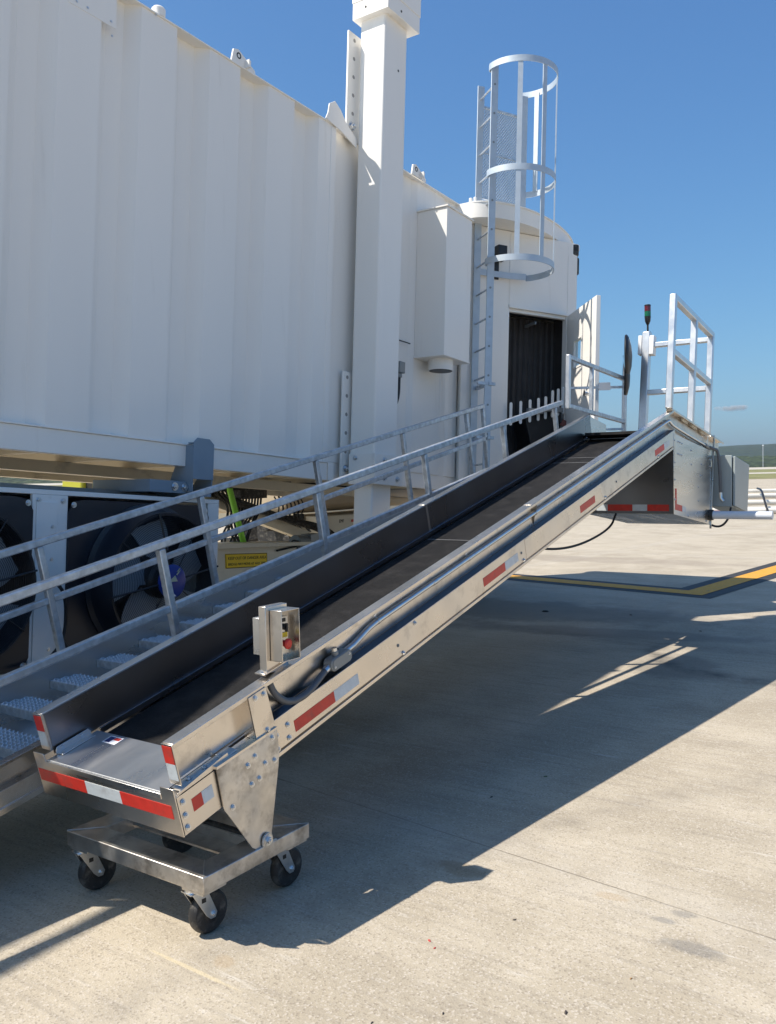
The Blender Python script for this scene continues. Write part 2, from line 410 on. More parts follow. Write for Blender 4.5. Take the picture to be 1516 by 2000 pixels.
# far grass strips, taxiway, hills
# far band coordinates: a across, d away
FA = Vector((-math.sin(A_), math.cos(A_), 0)); FR = Vector((math.cos(A_), math.sin(A_), 0))
def far(a, d, z=0): return FR*a + FA*d + Vector((0, 0, z))
GRASS = mat('dry_grass', (.17, .17, .055), rough=.9, var=.35, vscale=.25, dirt=(.26, .22, .11), dscale=.08, dlo=.45, dhi=.7)
def farsheet(name, a0, a1, d0, d1, z, M, kind):
    b = MB(); b.add([tuple(far(a0, d0, z)), tuple(far(a1, d0, z)), tuple(far(a1*1.0, d1, z)), tuple(far(a0, d1, z))], [(0, 1, 2, 3)])
    return b.build(name, M, smooth=False, kind=kind)
farsheet('grass', -900, 900, 89, 131, .02, GRASS, 'stuff')
farsheet('grass', -900, 900, 149, 221, .02, GRASS, 'stuff')
RUNW = mat('pale_concrete', (.46, .42, .35), rough=.8, var=.1, vscale=.2)
farsheet('taxiway', -900, 900, 131, 149, .03, RUNW, 'structure')
farsheet('runway', -1200, 1200, 221, 307, .03, RUNW, 'structure')

def leafy(name, dark, light, sc):
    return mat(name, light, rough=.85, var=.0, dirt=dark, dscale=sc, dlo=.42, dhi=.58)
FOL1 = leafy('woodland_foliage', (.012, .022, .010), (.040, .060, .022), .25)
FOL2 = leafy('distant_woodland_foliage', (.010, .022, .014), (.026, .045, .024), .07)
def canopy(name, M, a0, a1, d0, d1, hf, na, nd, jag, label):
    """rolling wood: a bumpy heightfield whose top breaks into crowns"""
    rnd = random.Random(3+na); vs = []; fs = []
    for j in range(nd+1):
        for i in range(na+1):
            t = j/nd; a = a0+(a1-a0)*i/na + rnd.uniform(-.35, .35)*(a1-a0)/na; d = d0+(d1-d0)*t
            h = hf(a, t)*(math.sin(min(1, t*1.25)*PI*.5)) + rnd.uniform(-jag, jag)*(.25+t)
            if j == 0: h = -1
            vs.append(tuple(far(a, d, h)))
    for j in range(nd):
        for i in range(na):
            k = j*(na+1)+i; fs.append((k, k+1, k+na+2, k+na+1))
    b = MB(); b.add(vs, fs); o = b.build(name, M, kind='stuff', smooth=False)
    return tag(o, label, 'woodland')
canopy('woodland', FOL1, -500, 500, 330, 420, lambda a, t: 4.7+.7*math.sin(a*.03)+.5*math.sin(a*.11+2), 700, 10, .55, 'dark green line of trees behind the far runway')
def ridge(a, t): return 39+4*math.sin(a*.0021+.6)+2.2*math.sin(a*.0083)+1.2*math.sin(a*.031)
canopy('wooded_hill', FOL2, -3000, 3000, 1300, 2300, ridge, 900, 14, 1.3, 'long low wooded ridge on the horizon, the farthest thing')

# ================================================================== BELT CONVEYOR
CA = .2425
CV = frame(-2.22, 1.953, .409, CA)          # x: 0 near face .. -.77 far face, y: up the slope, z: square to the slope
conv = thing('belt_conveyor', (-2.6, 2.4, .3), 'long aluminium baggage belt conveyor rising from a small wheeled base to the boarding bridge door', 'conveyor')
def CB(): return MB(CV)
U1 = 5.50
for side, nm in ((0, 'near'), (1, 'far')):
    mx = (lambda x: x) if side == 0 else (lambda x: -.77-x)
    # outer lower side: panel, ledge on top, slim kick strip under a dark gap
    b = CB()
    prof = [(-.050, .160), (.0, .160), (.0, .042)]
    prof = [(mx(x), z) for x, z in prof]
    n = len(prof)
    b.f = CV
    b.prism([(mx(-.050), .1625), (mx(0), .1625), (mx(0), .042), (mx(-.003), .042), (mx(-.003), .1590), (mx(-.050), .1590)], 'y', .455, U1)
    b.build('lower_side_panel', ALU, conv, bevel=.0012)
    b = CB(); b.prism([(mx(.002), .034), (mx(.002), .018), (mx(-.004), .018), (mx(-.004), .034)], 'y', .47, U1-.02)
    b.prism([(mx(-.012), .045), (mx(-.012), .020), (mx(-.06), .020), (mx(-.06), .045)], 'y', .47, U1-.02)
    b.build('kick_strip', ALU, conv, bevel=.0008)
    b = CB(); b.box(min(mx(-.0485), mx(-.002)), max(mx(-.0485), mx(-.002)), .50, U1-.02, .1627, .1640); b.build('ledge_reflection_strip', ALUK, conv)  # dark reflection along the ledge, put into the strip's colour
    # upper side rail: web, outward top flange with lip
    for (ua, ub) in ((.04, 2.88), (2.884, U1+.02)):
        b = CB(); t = .003 if ua < 1 else .0045
        b.prism([(mx(-.052), .165), (mx(-.052), .318), (mx(.0), .318), (mx(.0), .300), (mx(-.003), .300), (mx(-.003), .318-t), (mx(-.049), .318-t), (mx(-.049), .165)], 'y', ua, ub)
        b.build('side_rail', ALU if side == 0 else ALUB, conv, bevel=.0022)
# far rail's dark reflection put into a liner's colour; belt side skirts
b = CB(); b.box(-.7165, -.7145, .045, 2.79, .15, .312); b.build('dark_reflection_liner', ALUD, conv)
b = CB(); b.box(-.7165, -.7145, 2.811, 5.51, .15, .312); b.build('dark_reflection_liner', ALUD, conv)
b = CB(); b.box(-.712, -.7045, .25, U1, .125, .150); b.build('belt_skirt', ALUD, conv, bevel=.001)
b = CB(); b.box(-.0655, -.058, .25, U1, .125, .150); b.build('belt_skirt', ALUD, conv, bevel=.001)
# belt
b = CB(); b.box(-.700, -.070, .245, U1+.12, .095, .119); b.build('belt', BELT, conv, bevel=.002)
for u in (2.72, 4.62, 4.78):
    b = CB(); b.box(-.69, -.08, u, u+.006, .1192, .1206); b.build('belt_seam', mat('belt_lacing', (.35, .34, .33), metal=.6, rough=.4), conv)
# belt underside pan
b = CB(); b.box(-.72, -.05, .45, U1-.3, .045, .052); b.build('belt_pan', ALUD, conv)
# ---- nose
b = CB(); b.box(-.003, .0, .004, .455, .0, .140); b.prism([(-.003, .140), (.0, .140), (-.05, .1435), (-.05, .140)], 'y', .004, .40)
b.build('nose_side_panel', ALU, conv, bevel=.001)
b = CB(); b.box(-.77, -.767, .004, .455, .0, .140); b.build('nose_side_panel', ALU, conv, bevel=.001)
b = CB()   # end plate with raised ears at both corners
b.prism([(-.77, -.002), (.002, -.002), (.002, .176), (-.062, .176), (-.068, .146), (-.702, .146), (-.708, .176), (-.77, .176)], 'y', -.004, .0)
b.build('end_plate', ALU, conv, bevel=.0012)
b = CB(); b.box(-.704, -.066, -.004, .235, .1450, .1485); b.box(-.704, -.066, -.006, .004, .128, .149)
b.build('deck_plate', ALUB, conv, bevel=.0012)
b = CB(); b.tube([(-.700, .004, .1485), (-.07, .004, .1485)], .0035, 8); b.build('deck_edge_bead', ZINC, conv)
b = CB(); b.box(-.056, -.001, .395, .40, .145, .31); b.build('rail_stiffener', ALU, conv)
b = CB(); b.prism([(.03, .150), (.30, .150), (.30, .156), (.03, .156)], 'x', -.048, -.004); b.build('rail_flange', ALUB, conv)
b = CB(); b.prism([(.015, .1435), (.255, .1435), (.255, .168), (.235, .168), (.015, .152)], 'x', -.005, -.001); b.build('edge_strip', ALU, conv, bevel=.0006)
for u, ww in ((.09, .161), (.165, .161), (.24, .161)): bolt(CV((-.028, u, ww-.004)), (0, -.24, .97), conv, .008, .006)
# end caps of the rails and their tape
for x0 in (-.054, -.77):
    b = CB(); b.prism([(x0, .168), (x0+.054, .168), (x0+.054, .3165), (x0, .3165)], 'y', .034, .038); b.build('rail_end_cap', ALU, conv, bevel=.001)
    b = CB(); b.box(x0+.004, x0+.050, .0325, .0335, .246, .309); b.build('reflective_tape', REDT, conv, label='red reflective tape on the rail end')
    b = CB(); b.box(x0+.004, x0+.050, .0325, .0335, .185, .2455); b.build('reflective_tape', WHT, conv, label='silver reflective tape on the rail end')
# hinge angle on the far side of the deck
b = CB(); b.prism([(.045, .1495), (.205, .1495), (.205, .164), (.197, .176), (.053, .176), (.045, .164)], 'x', -.7045, -.700)
b.prism([(-.7045, .1495), (-.668, .1495), (-.668, .1525), (-.7045, .1525)], 'y', .05, .20); b.build('corner_bracket', ALUB, conv, bevel=.001)
for u in (.075, .165): bolt(CV((-.699, u, .164)), (1, 0, 0), conv, .006, .004)
# sticker on the deck
b = CB(); b.box(-.60, -.525, .175, .222, .1487, .1492); st = b.build('sticker', STICK, conv, label='small white, navy and red sticker on the deck plate')
b = CB(); b.box(-.595, -.565, .180, .217, .1493, .1496); b.build('sticker_print', NAVY, st)
b = CB(); b.box(-.563, -.530, .199, .217, .1493, .1496); b.build('sticker_print', REDT, st)
# front tape on end plate
b = CB(); b.box(-.764, -.484, -.0052, -.0042, .060, .110); b.build('reflective_tape', REDT, conv, label='red reflective tape on the end plate')
b = CB(); b.box(-.4835, -.290, -.0052, -.0042, .060, .110); b.build('reflective_tape', WHT, conv, label='silver reflective tape on the end plate')
b = CB(); b.box(-.2895, -.026, -.0052, -.0042, .060, .110); b.build('reflective_tape', REDT, conv, label='red reflective tape on the end plate')
# side tape
for u0, u1, M, w0 in ((.060, .105, REDT, .056), (.1055, .155, WHT, .056), (.60, .852, REDT, .062), (.853, 1.02, WHT, .062),
                      (2.145, 2.395, REDT, .068), (2.396, 2.555, WHT, .068), (3.465, 3.715, REDT, .068), (4.975, 5.20, REDT, .068), (5.2005, 5.34, WHT, .068)):
    b = CB(); b.box(.0002, .0012, u0, u1, w0, w0+.047); b.build('reflective_tape', M, conv, label=('red' if M is REDT else 'silver')+' reflective tape on the side panel')
# upright strap plate and triangular pivot plate
b = CB(); b.prism([(.385, .040), (.497, .040), (.497, .165), (.491, .306), (.397, .306), (.395, .14)], 'x', .0012, .0042); b.build('strap_plate', ALU, conv, bevel=.0008)
F0 = frame(0, 0, 0)
def pivot(xa, xb):
    b = MB(); b.prism([(2.095, .592), (2.403, .655), (2.412, .56), (2.405, .515), (2.350, .235), (2.325, .228), (2.295, .235), (2.255, .262), (2.125, .445)], 'x', xa, xb)
    return b.build('pivot_plate', WELD, conv, bevel=.001)
pivot(-2.2148, -2.2085)
b = MB(); b.prism([(2.095, .592), (2.403, .655), (2.404, .665), (2.095, .602)], 'x', -2.245, -2.2085); b.build('pivot_plate_flange', ALU, conv)
pivot(-2.9865, -2.981)
for u, ww, x in ((.495, .103, .003), (.456, .150, .004), (.565, .112, .001), (.56, .060, .001), (.487, .052, .004), (.025, .114, .001), (.023, .066, .001), (.021, .022, .001),
              (.43, .29, .0045), (.475, .285, .0045), (1.485, .062+.08, .001)):
    bolt(CV((x, u, ww)), (1, 0, 0), conv, .0085, .007)
for y, z in ((2.245, .565), (2.283, .588), (2.335, .548), (2.262, .492), (2.302, .502), (2.165, .44), (2.375, .632), (2.385, .545)):
    bolt((-2.2082, y, z), (1, 0, 0), conv, .0085, .007)
for u in (1.36, 2.62, 3.9, 5.05): bolt(CV((.001, u, .05)), (1, 0, 0), conv, .0075, .007)
for u in (1.33, 2.60, 4.12): bolt(CV((.001, u, .098)), (1, 0, 0), conv, .006, .003, M=GREYC)
b = CB(); b.box(.0003, .0012, 2.655, 2.72, .044, .158); b.build('splice_plate', ALU, conv)
b = CB(); b.box(.0003, .0014, 2.80, 2.87, .302, .3165); b.box(-.0528, .0008, 2.80, 2.96, .3182, .3195); b.build('splice_plate', ALU, conv, bevel=.0008)
b = CB(); b.box(-.7165, -.7135, 2.79, 2.811, .15, .318); b.build('splice_plate', ALUB, conv)
b = CB(); b.box(-.7715, -.717, 2.79, 2.96, .3182, .3195); b.build('splice_plate', ALUB, conv, bevel=.0008)
# conduit up the side with clamps
pts = [(-.030, 1.00, .213), (-.030, 1.06, .216), (-.034, 1.12, .225), (-.036, 1.19, .238), (-.036, 1.26, .243), (-.036, 1.4, .2435), (-.036, 5.30, .2435), (-.036, 5.42, .244)]
b = CB(); b.tube(pts, .0135, 16)
cond = b.build('conduit', ZINC, conv)
for u in (1.26, 2.09, 2.90, 3.72, 4.55, 5.35):
    b = CB(); b.tube([(-.036, u-.007, .2435), (-.036, u+.007, .2435)], .0162, 16); b.box(-.049, -.045, u-.009, u+.009, .255, .285)
    k = b.build('conduit_clamp', ZINC, conv); bolt(CV((-.045, u, .276)), (1, 0, 0), k, .006, .005)
for u in (1.75, 3.3): b = CB(); b.tube([(-.036, u-.02, .2435), (-.036, u+.02, .2435)], .0158, 16); b.build('conduit_coupling', ZINC, conv)
b = CB()   # oval junction fitting with cover
b.prism([(.885+.02*math.cos(a)*1., .208+.026*math.sin(a)) for a in [PI/2+PI*k/8 for k in range(9)]] + [(.985+.02*math.cos(a), .208+.026*math.sin(a)) for a in [-PI/2+PI*k/8 for k in range(9)]], 'x', -.040, .004)
b.tube([(-.018, .925, .23), (-.018, .925, .252)], .015, 16)
jf = b.build('junction_fitting', GREYC, conv, bevel=.003)
b = CB(); b.prism([(.890+.016*math.cos(a)*1., .208+.022*math.sin(a)) for a in [PI/2+PI*k/8 for k in range(9)]] + [(.980+.016*math.cos(a), .208+.022*math.sin(a)) for a in [-PI/2+PI*k/8 for k in range(9)]], 'x', .0042, .0065)
b.build('cover', GREYC, jf)
for u, ww in ((.885, .200), (.985, .216)): bolt(CV((.0065, u, ww)), (1, 0, 0), jf, .004, .003, 'screw')
b = CB(); b.tube([(-.018, .925, .252), (-.018, .925, .266)], .012, 14); b.build('plug', ZINC, jf)
b = CB(); b.tube([(-.018, .868, .204), (-.018, .842, .200)], .0155, 12); b.build('cord_grip', ZINC, jf)
b = CB(); fp = [(-.018, .86, .203), (-.012, .80, .190), (-.006, .74, .176), (-.004, .68, .170), (-.006, .62, .178), (-.012, .575, .205), (-.022, .548, .25), (-.026, .54, .30)]
# smooth the loop
def smoothpts(p, it=3):
    for _ in range(it):
        q = [p[0]]
        for a, c in zip(p, p[1:]):
            a, c = Vector(a), Vector(c); q += [tuple(a*.75+c*.25), tuple(a*.25+c*.75)]
        q.append(p[-1]); p = q
    return p
b.tube(smoothpts(fp), .0135, 14); b.build('flexible_conduit', FLEX, conv)
# ---- control box on its post
BX = frame(-2.262, 2.455, .868)
b = MB(BX); b.box(-.022, .014, -.055, .065, -.01, .240); cp = b.build('control_post', ALU, conv, bevel=.002)
b = MB(BX); b.prism([(-.075, -.012), (.075, .024), (.075, .030), (-.075, -.006)], 'x', -.030, .022); bolt(BX((-.004, -.066, -.004)), (0, -.24, 1), cp, .008, .006)
b.build('foot_plate', ALU, cp, bevel=.001)
b = MB(BX); b.box(-.058, -.0225, -.05, .05, .055, .195); b.build('back_box', ALUB, cp, bevel=.002)
b = MB(BX); b.box(.0145, .074, -.034, -.031, .035, .225); b.box(.0145, .074, .064, .067, .035, .225); b.box(.0145, .074, -.034, .067, .222, .2255); b.box(.0145, .074, -.034, .067, .0345, .038); b.box(.0145, .018, -.034, .067, .035, .225)
b.build('guard_shroud', ALU, cp, bevel=.001)
b = MB(BX); b.box(.0185, .034, -.008, .045, .055, .195); b.build('switch_plate', ALUB, cp)
b = MB(BX); b.cyl((.034, .018, .095), (.050, .018, .095), .012, 16); b.lathe([(.017, 0), (.020, .003), (.020, .009), (.014, .014)], (.050, .018, .095), 'x', 24); b.build('stop_button', REDB, cp)
b = MB(BX); b.box(.0345, .039, .0, .036, .118, .136); b.build('yellow_tag', YEL, cp)
b = MB(BX); b.cyl((.034, .018, .158), (.048, .018, .158), .012, 16); b.box(.046, .056, .014, .022, .140, .172); b.build('key_switch', BLKPL, cp)
b = MB(BX); b.box(.0345, .037, .006, .030, .176, .190); b.build('name_tag', BLKPL, cp)

# ---- head section: the frame tips over at the top and runs gently down
PL = frame(-2.22, 7.205, 2.058, -.160)
def PB(): return MB(PL)
b = PB(); b.prism([(-.052, -.19), (-.052, .0), (.0, .0), (.0, -.018), (-.003, -.018), (-.003, -.004), (-.048, -.004), (-.048, -.19)], 'y', -.004, 1.21)
b.prism([(-.052, -.085), (-.052, .0), (.0, .0), (.0, -.018), (-.003, -.018), (-.003, -.004), (-.048, -.004), (-.048, -.085)], 'y', 1.232, 1.59)
b.build('head_rail', ALU, conv, bevel=.0015)
b = PB(); b.box(-.002, .014, 1.212, 1.230, -.86, .0); b.build('edge_post', ALU, conv, bevel=.001)
b = PB(); b.box(-.70, -.07, -.10, 1.45, -.215, -.19); b.build('belt', BELT, conv, bevel=.002)
# far side head rail end and its short return
b = PB(); b.prism([(-.77, -.19), (-.77, -.02), (-.718, -.02), (-.718, -.19)], 'y', .05, .42); b.build('head_rail', ALUB, conv, bevel=.0015)
# rollers/end gate hardware under the flange
for y in (.35, .62, .9): b = PB(); b.box(-.035, -.02, y, y+.14, -.03, -.012); b.build('flange_bracket', CREAM2, conv)
# box under the head
BOXP = [(7.215, 1.855), (8.335, 1.720), (8.270, 1.050), (7.212, 1.200)]
b = MB(); b.prism(BOXP, 'x', -2.222, -2.218); hb = b.build('head_side_plate', ALUB, conv, bevel=.001)
b = MB(); b.prism([(7.225, 1.62), (7.26, 1.62), (7.26, 1.85), (7.225, 1.856)], 'x', -2.2175, -2.2165); b.build('side_seam', ALU, conv)
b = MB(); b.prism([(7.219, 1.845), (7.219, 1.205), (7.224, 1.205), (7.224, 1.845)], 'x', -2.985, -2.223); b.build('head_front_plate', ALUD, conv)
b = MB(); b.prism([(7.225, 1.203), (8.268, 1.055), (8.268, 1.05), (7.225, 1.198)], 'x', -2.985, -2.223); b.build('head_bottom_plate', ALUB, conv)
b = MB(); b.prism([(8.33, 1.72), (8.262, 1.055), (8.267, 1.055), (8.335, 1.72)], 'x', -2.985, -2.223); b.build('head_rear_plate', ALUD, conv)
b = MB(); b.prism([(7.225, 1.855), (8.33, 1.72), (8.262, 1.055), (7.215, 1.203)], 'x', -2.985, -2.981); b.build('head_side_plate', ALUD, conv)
b = MB(); b.prism([(7.214, 1.552), (8.318, 1.405), (8.318, 1.401), (7.214, 1.548)], 'x', -2.2175, -2.2165); b.build('side_seam', ALUB, conv)
for (xa, xb, M) in ((-2.44, -2.26, REDT), (-2.565, -2.441, WHT), (-2.78, -2.566, REDT), (-2.88, -2.781, WHT)):
    b = MB(); b.box(xa, xb, 7.2165, 7.2180, 1.225, 1.278); b.build('reflective_tape', M, conv, label=('red' if M is REDT else 'silver')+' reflective tape under the head box')
b = MB(); b.prism([(7.245, 1.235), (7.245, 1.41), (7.285, 1.405), (7.285, 1.28), (7.43, 1.26), (7.43, 1.21)], 'x', -2.2175, -2.2160); b.build('reflective_tape', REDT, conv, label='red L of reflective tape on the head box')
b = MB(); b.prism([(7.431, 1.21), (7.431, 1.26), (7.53, 1.245), (7.53, 1.195)], 'x', -2.2175, -2.2160); b.build('reflective_tape', WHT, conv)
rr = random.Random(4)
for i in range(10): bolt((-2.2175, 8.285-.0*i, 1.10+.06*i), (1, 0, 0), conv, .006, .005)
for y, z in ((7.33, 1.79), (7.38, 1.785), (7.44, 1.775), (7.33, 1.69), (7.38, 1.683), (7.43, 1.678), (7.235, 1.80), (7.24, 1.62), (7.24, 1.48), (7.24, 1.32), (7.70, 1.72), (7.70, 1.60), (8.0, 1.60), (7.98, 1.50), (7.9, 1.40), (7.9, 1.28), (7.9, 1.18), (7.6, 1.165), (8.15, 1.09)):
    bolt((-2.2175, y, z), (1, 0, 0), conv, .007, .005)
b = MB(); b.tube(smoothpts([tuple(CV((-.036, 5.40, .2435))), tuple(CV((-.030, 5.47, .247))), tuple(PL((-.025, .05, -.115))), tuple(PL((-.020, .14, -.125))), tuple(PL((-.02, 1.02, -.125)))], 3), .0135, 14); b.build('conduit', ZINC, conv)
b = PB(); b.tube([(-.02, 1.02, -.125), (-.01, 1.12, -.135)], .020, 14); b.tube([(.0, 1.12, -.135), (.012, 1.30, -.12)], .014, 12); b.build('conduit_connector', GREYC, conv)
b = MB(); b.tube(smoothpts([tuple(PL((.0, 1.10, -.13))), tuple(PL((.03, 1.16, -.14))), (-2.165, 8.36, 1.72), (-2.15, 8.36, 1.5), (-2.145, 8.36, 1.33)], 3), .014, 12); b.build('flexible_conduit', FLEX, conv)
b = MB(); b.tube([(-2.145, 8.36, 1.34), (-2.143, 8.36, 1.29), (-2.12, 8.36, 1.26)], .016, 12); b.build('cord_grip', ZINC, conv)
# grey electric cabinet beyond the box
b = MB(); b.prism([(8.41, 1.679), (8.90, 1.602), (8.83, 1.14), (8.40, 1.21)], 'x', -2.26, -2.058); cb = b.build('electric_cabinet', CABG, conv, bevel=.006)
b = MB(); b.prism([(8.425, 1.668), (8.955, 1.585), (8.875, 1.135), (8.405, 1.215)], 'x', -2.050, -2.030); b.build('cabinet_door', CABG, cb, bevel=.004)
b = MB(); b.prism([(8.44, 1.655), (8.94, 1.577), (8.865, 1.15), (8.42, 1.227)], 'x', -2.058, -2.050); b.build('door_gasket', BLKPL, cb)
# tube foot sticking out sideways
b = MB(); b.cyl((-2.215, 8.24, 1.140), (-1.675, 8.24, 1.140), .036, 28); b.build('outrigger_tube', PVC, conv, bevel=.003)
b = MB(); b.cyl((-2.222, 8.24, 1.140), (-2.18, 8.24, 1.140), .048, 28); b.build('tube_collar', RUBBER, conv, bevel=.003)
b = MB(); b.tube(smoothpts([(-2.62, 6.98, 1.21), (-2.60, 6.80, 1.10), (-2.66, 6.3, 1.0), (-2.75, 5.9, 1.0), (-2.80, 5.5, 1.10), (-2.8, 5.0, 1.10)], 3), .009, 10)
b.build('power_cable', CABLE, conv)
b = MB(); b.tube(smoothpts([(-2.26, 8.3, 1.08), (-2.2, 8.32, 1.03), (-2.13, 8.34, 1.03), (-2.08, 8.38, 1.10), (-2.07, 8.42, 1.2)], 3), .010, 10); b.build('power_cable', CABLE, conv)

# guard rail standing on the head
gr = None
def sq(f, p0, p1, s=.05): b_ = MB(f); b_.bar(p0, p1, s, s, (1, 0, 0) if abs(p1[0]-p0[0]) < .01 else (0, 0, 1)); return b_
RAILM = mat('guard_rail_aluminium', (.70, .71, .72), metal=.9, rough=.36, var=.06, vscale=14, rvar=.06)
for y in (.0, .60, 1.13): sq(PL, (-.03, y, .0), (-.03, y, .925 if y else .95), .052).build('guard_post', RAILM, conv, bevel=.005)
sq(PL, (-.03, .0, .925), (-.03, 1.156, .925), .050).build('guard_rail', RAILM, conv, bevel=.005)
sq(PL, (-.03, .026, .475), (-.03, 1.104, .475), .048).build('guard_rail', RAILM, conv, bevel=.005)
E2 = PL((-.03, 1.13, .90)); 
for zz in (.885, .425): sq(PL, (-.055, 1.14, zz), (-.60, 1.14, zz), .046).build('guard_rail', RAILM, conv, bevel=.005)
sq(PL, (-.635, 1.14, -.2), (-.635, 1.14, 1.02), .072).build('guard_post', RAILM, conv, bevel=.006)
b = PB(); b.box(-.708, -.672, 1.10, 1.18, .80, .985); b.build('junction_box', PLASTW, conv, bevel=.004)
b = PB(); b.box(-.598, -.555, 1.10, 1.18, .79, .975); b.build('junction_box', PLASTW, conv, bevel=.004)
SLc = PL((-.630, 1.14, 1.02)); SL = frame(*SLc)
sl = bpy.data.objects.new('signal_lamp', None)
b = MB(SL); b.lathe([(.026, 0), (.026, .006), (.009, .008), (.009, .07), (.014, .075), (.026, .105), (.030, .15), (.030, .152)], (0, 0, 0), 'z', 24); slb = b.build('signal_lamp', BLKPL, conv)
b = MB(SL); b.lathe([(.030, 0), (.030, .046)], (0, 0, .1525), 'z', 24); b.build('green_lens', LENSG, slb)
b = MB(SL); b.lathe([(.030, 0), (.030, .050)], (0, 0, .199), 'z', 24); b.build('red_lens', LENSR, slb)
b = MB(SL); b.lathe([(.031, 0), (.031, .008), (.026, .014)], (0, 0, .2495), 'z', 24); b.build('lamp_cap', BLKPL, slb)
# side gate on the far rail, with mirrors
GT = frame(-2.985, 6.885, 2.098, -.067)
sq(GT, (0, 0, -.01), (0, 0, .435), .036).build('gate_post', RAILM, conv, bevel=.004)
sq(GT, (0, .50, .01), (0, .50, .41), .034).build('gate_post', GALV, conv, bevel=.004)
sq(GT, (0, 1.31, -.13), (0, 1.31, .43), .038).build('gate_post', RAILM, conv, bevel=.004)
sq(GT, (0, .018, .415), (0, 1.30, .415), .036).build('gate_rail', GALV, conv, bevel=.004)
sq(GT, (0, .018, .01), (0, 1.30, .01), .036).build('gate_rail', GALV, conv, bevel=.004)
for (yc, zc, r, xo, tilt) in ((1.27, .62, .20, .03, .315), (1.36, .45, .20, -.02, .40)):
    F = frame(*GT((xo, yc, zc)), 0, tilt)
    b = MB(F); b.lathe([(r, -.012), (r+.008, 0), (r, .012), (r*.9, .024), (r*.5, .045), (.02, .052)], (0, 0, 0), 'x', 40); mo = b.build('convex_mirror', BLKPL, conv)
    b = MB(F); b.lathe([(r*.94, -.0135), (r*.6, -.022), (.01, -.028)], (0, 0, 0), 'x', 40); b.build('mirror_face', MIR, mo)
for zz in (.34, -.06):
    b = MB(GT); b.bar((-.01, 1.30, zz), (-.42, 1.00, zz-.02), .022, .022); b.build('stay_bar', GALV, conv)
b = MB(GT); b.bar((-.11, 1.225, .345), (-.20, 1.16, .34), .026, .07); b.build('white_tag', PLASTW, conv)

# ================================================================== WHEELED BASE
cart = thing('wheeled_base', (-2.58, 2.29, .0), 'low rectangular aluminium dolly on four black casters under the foot of the conveyor', 'dolly')
X0, X1, Y0, Y1, Z0, Z1 = -2.95, -2.20, 2.01, 2.56, .192, .250
b = MB(); w_ = .10
b.add([(X0,Y0,Z1),(X1,Y0,Z1),(X1,Y1,Z1),(X0,Y1,Z1),(X0+w_,Y0+w_,Z1),(X1-w_,Y0+w_,Z1),(X1-w_,Y1-w_,Z1),(X0+w_,Y1-w_,Z1),
       (X0,Y0,Z0),(X1,Y0,Z0),(X1,Y1,Z0),(X0,Y1,Z0),(X0+w_,Y0+w_,Z0),(X1-w_,Y0+w_,Z0),(X1-w_,Y1-w_,Z0),(X0+w_,Y1-w_,Z0)],
      [(0,1,5,4),(1,2,6,5),(2,3,7,6),(3,0,4,7),(8,12,13,9),(9,13,14,10),(10,14,15,11),(11,15,12,8),(0,8,9,1),(1,9,10,2),(2,10,11,3),(3,11,8,0),(4,5,13,12),(5,6,14,13),(6,7,15,14),(7,4,12,15)])
b.build('frame', WELD, cart, bevel=.003)
b = MB(); b.tube([(X1-w_, Y0+w_, Z1+.0005), (X1-.001, Y0+.001, Z1+.0005)], .0016, 6); b.tube([(X1-w_, Y1-w_, Z1+.0005), (X1-.001, Y1-.001, Z1+.0005)], .0016, 6); b.tube([(X0+w_, Y0+w_, Z1+.0005), (X0+.001, Y0+.001, Z1+.0005)], .0016, 6)
b.build('weld_bead', WELD, cart)
b = MB(); b.box(X0+w_, X1-w_, 2.245, 2.335, Z0+.012, Z0+.020); b.box(X0+w_, X1-w_, 2.328, 2.335, Z0+.0205, Z0+.055); b.build('cross_bar', WELD, cart)
for x, y in ((X1-.115, Y0+.005), (X0+.01, Y0+.005), (X1-.115, Y1-.115), (X0+.01, Y1-.115)):
    b = MB(); b.box(x, x+.105, y, y+.11, Z0-.012, Z0-.0005); b.build('caster_plate', WELD, cart, bevel=.001)
# pivot lugs and pins
for x in (-2.2085, -2.998+.03):
    for dx in ((.004,) if x > -2.5 else (.0,)):
        b = MB(); b.prism([(2.300, .250), (2.352, .250), (2.352, .268)]+[(2.326+.026*math.cos(a), .268+.026*math.sin(a)) for a in [PI*k/10 for k in range(11)]]+[(2.300, .268)], 'x', x+dx, x+dx+.008); b.build('pivot_lug', WELD, cart, bevel=.001)
b = MB(); b.prism([(2.300, .250), (2.352, .250), (2.352, .30), (2.30, .30)], 'x', -2.235, -2.227); b.build('pivot_lug', WELD, cart, bevel=.001)
b = MB(); b.cyl((-2.24, 2.326, .268), (-2.194, 2.326, .268), .010, 14); b.cyl((-2.1962, 2.326, .268), (-2.1942, 2.326, .268), .020, 20); b.build('pivot_pin', ZINC, cart)
bolt((-2.1938, 2.326, .268), (1, 0, 0), cart, .012, .009)
b = MB(); b.tube([(-2.215, 2.285, .252), (-2.205, 2.375, .252)], .006, 8); b.build('weld_bead', WELD, cart)
b = MB(); b.tube([(-2.90, 2.326, .268), (-2.30, 2.326, .268)], .011, 12); b.build('pivot_shaft', RUBBER, cart)
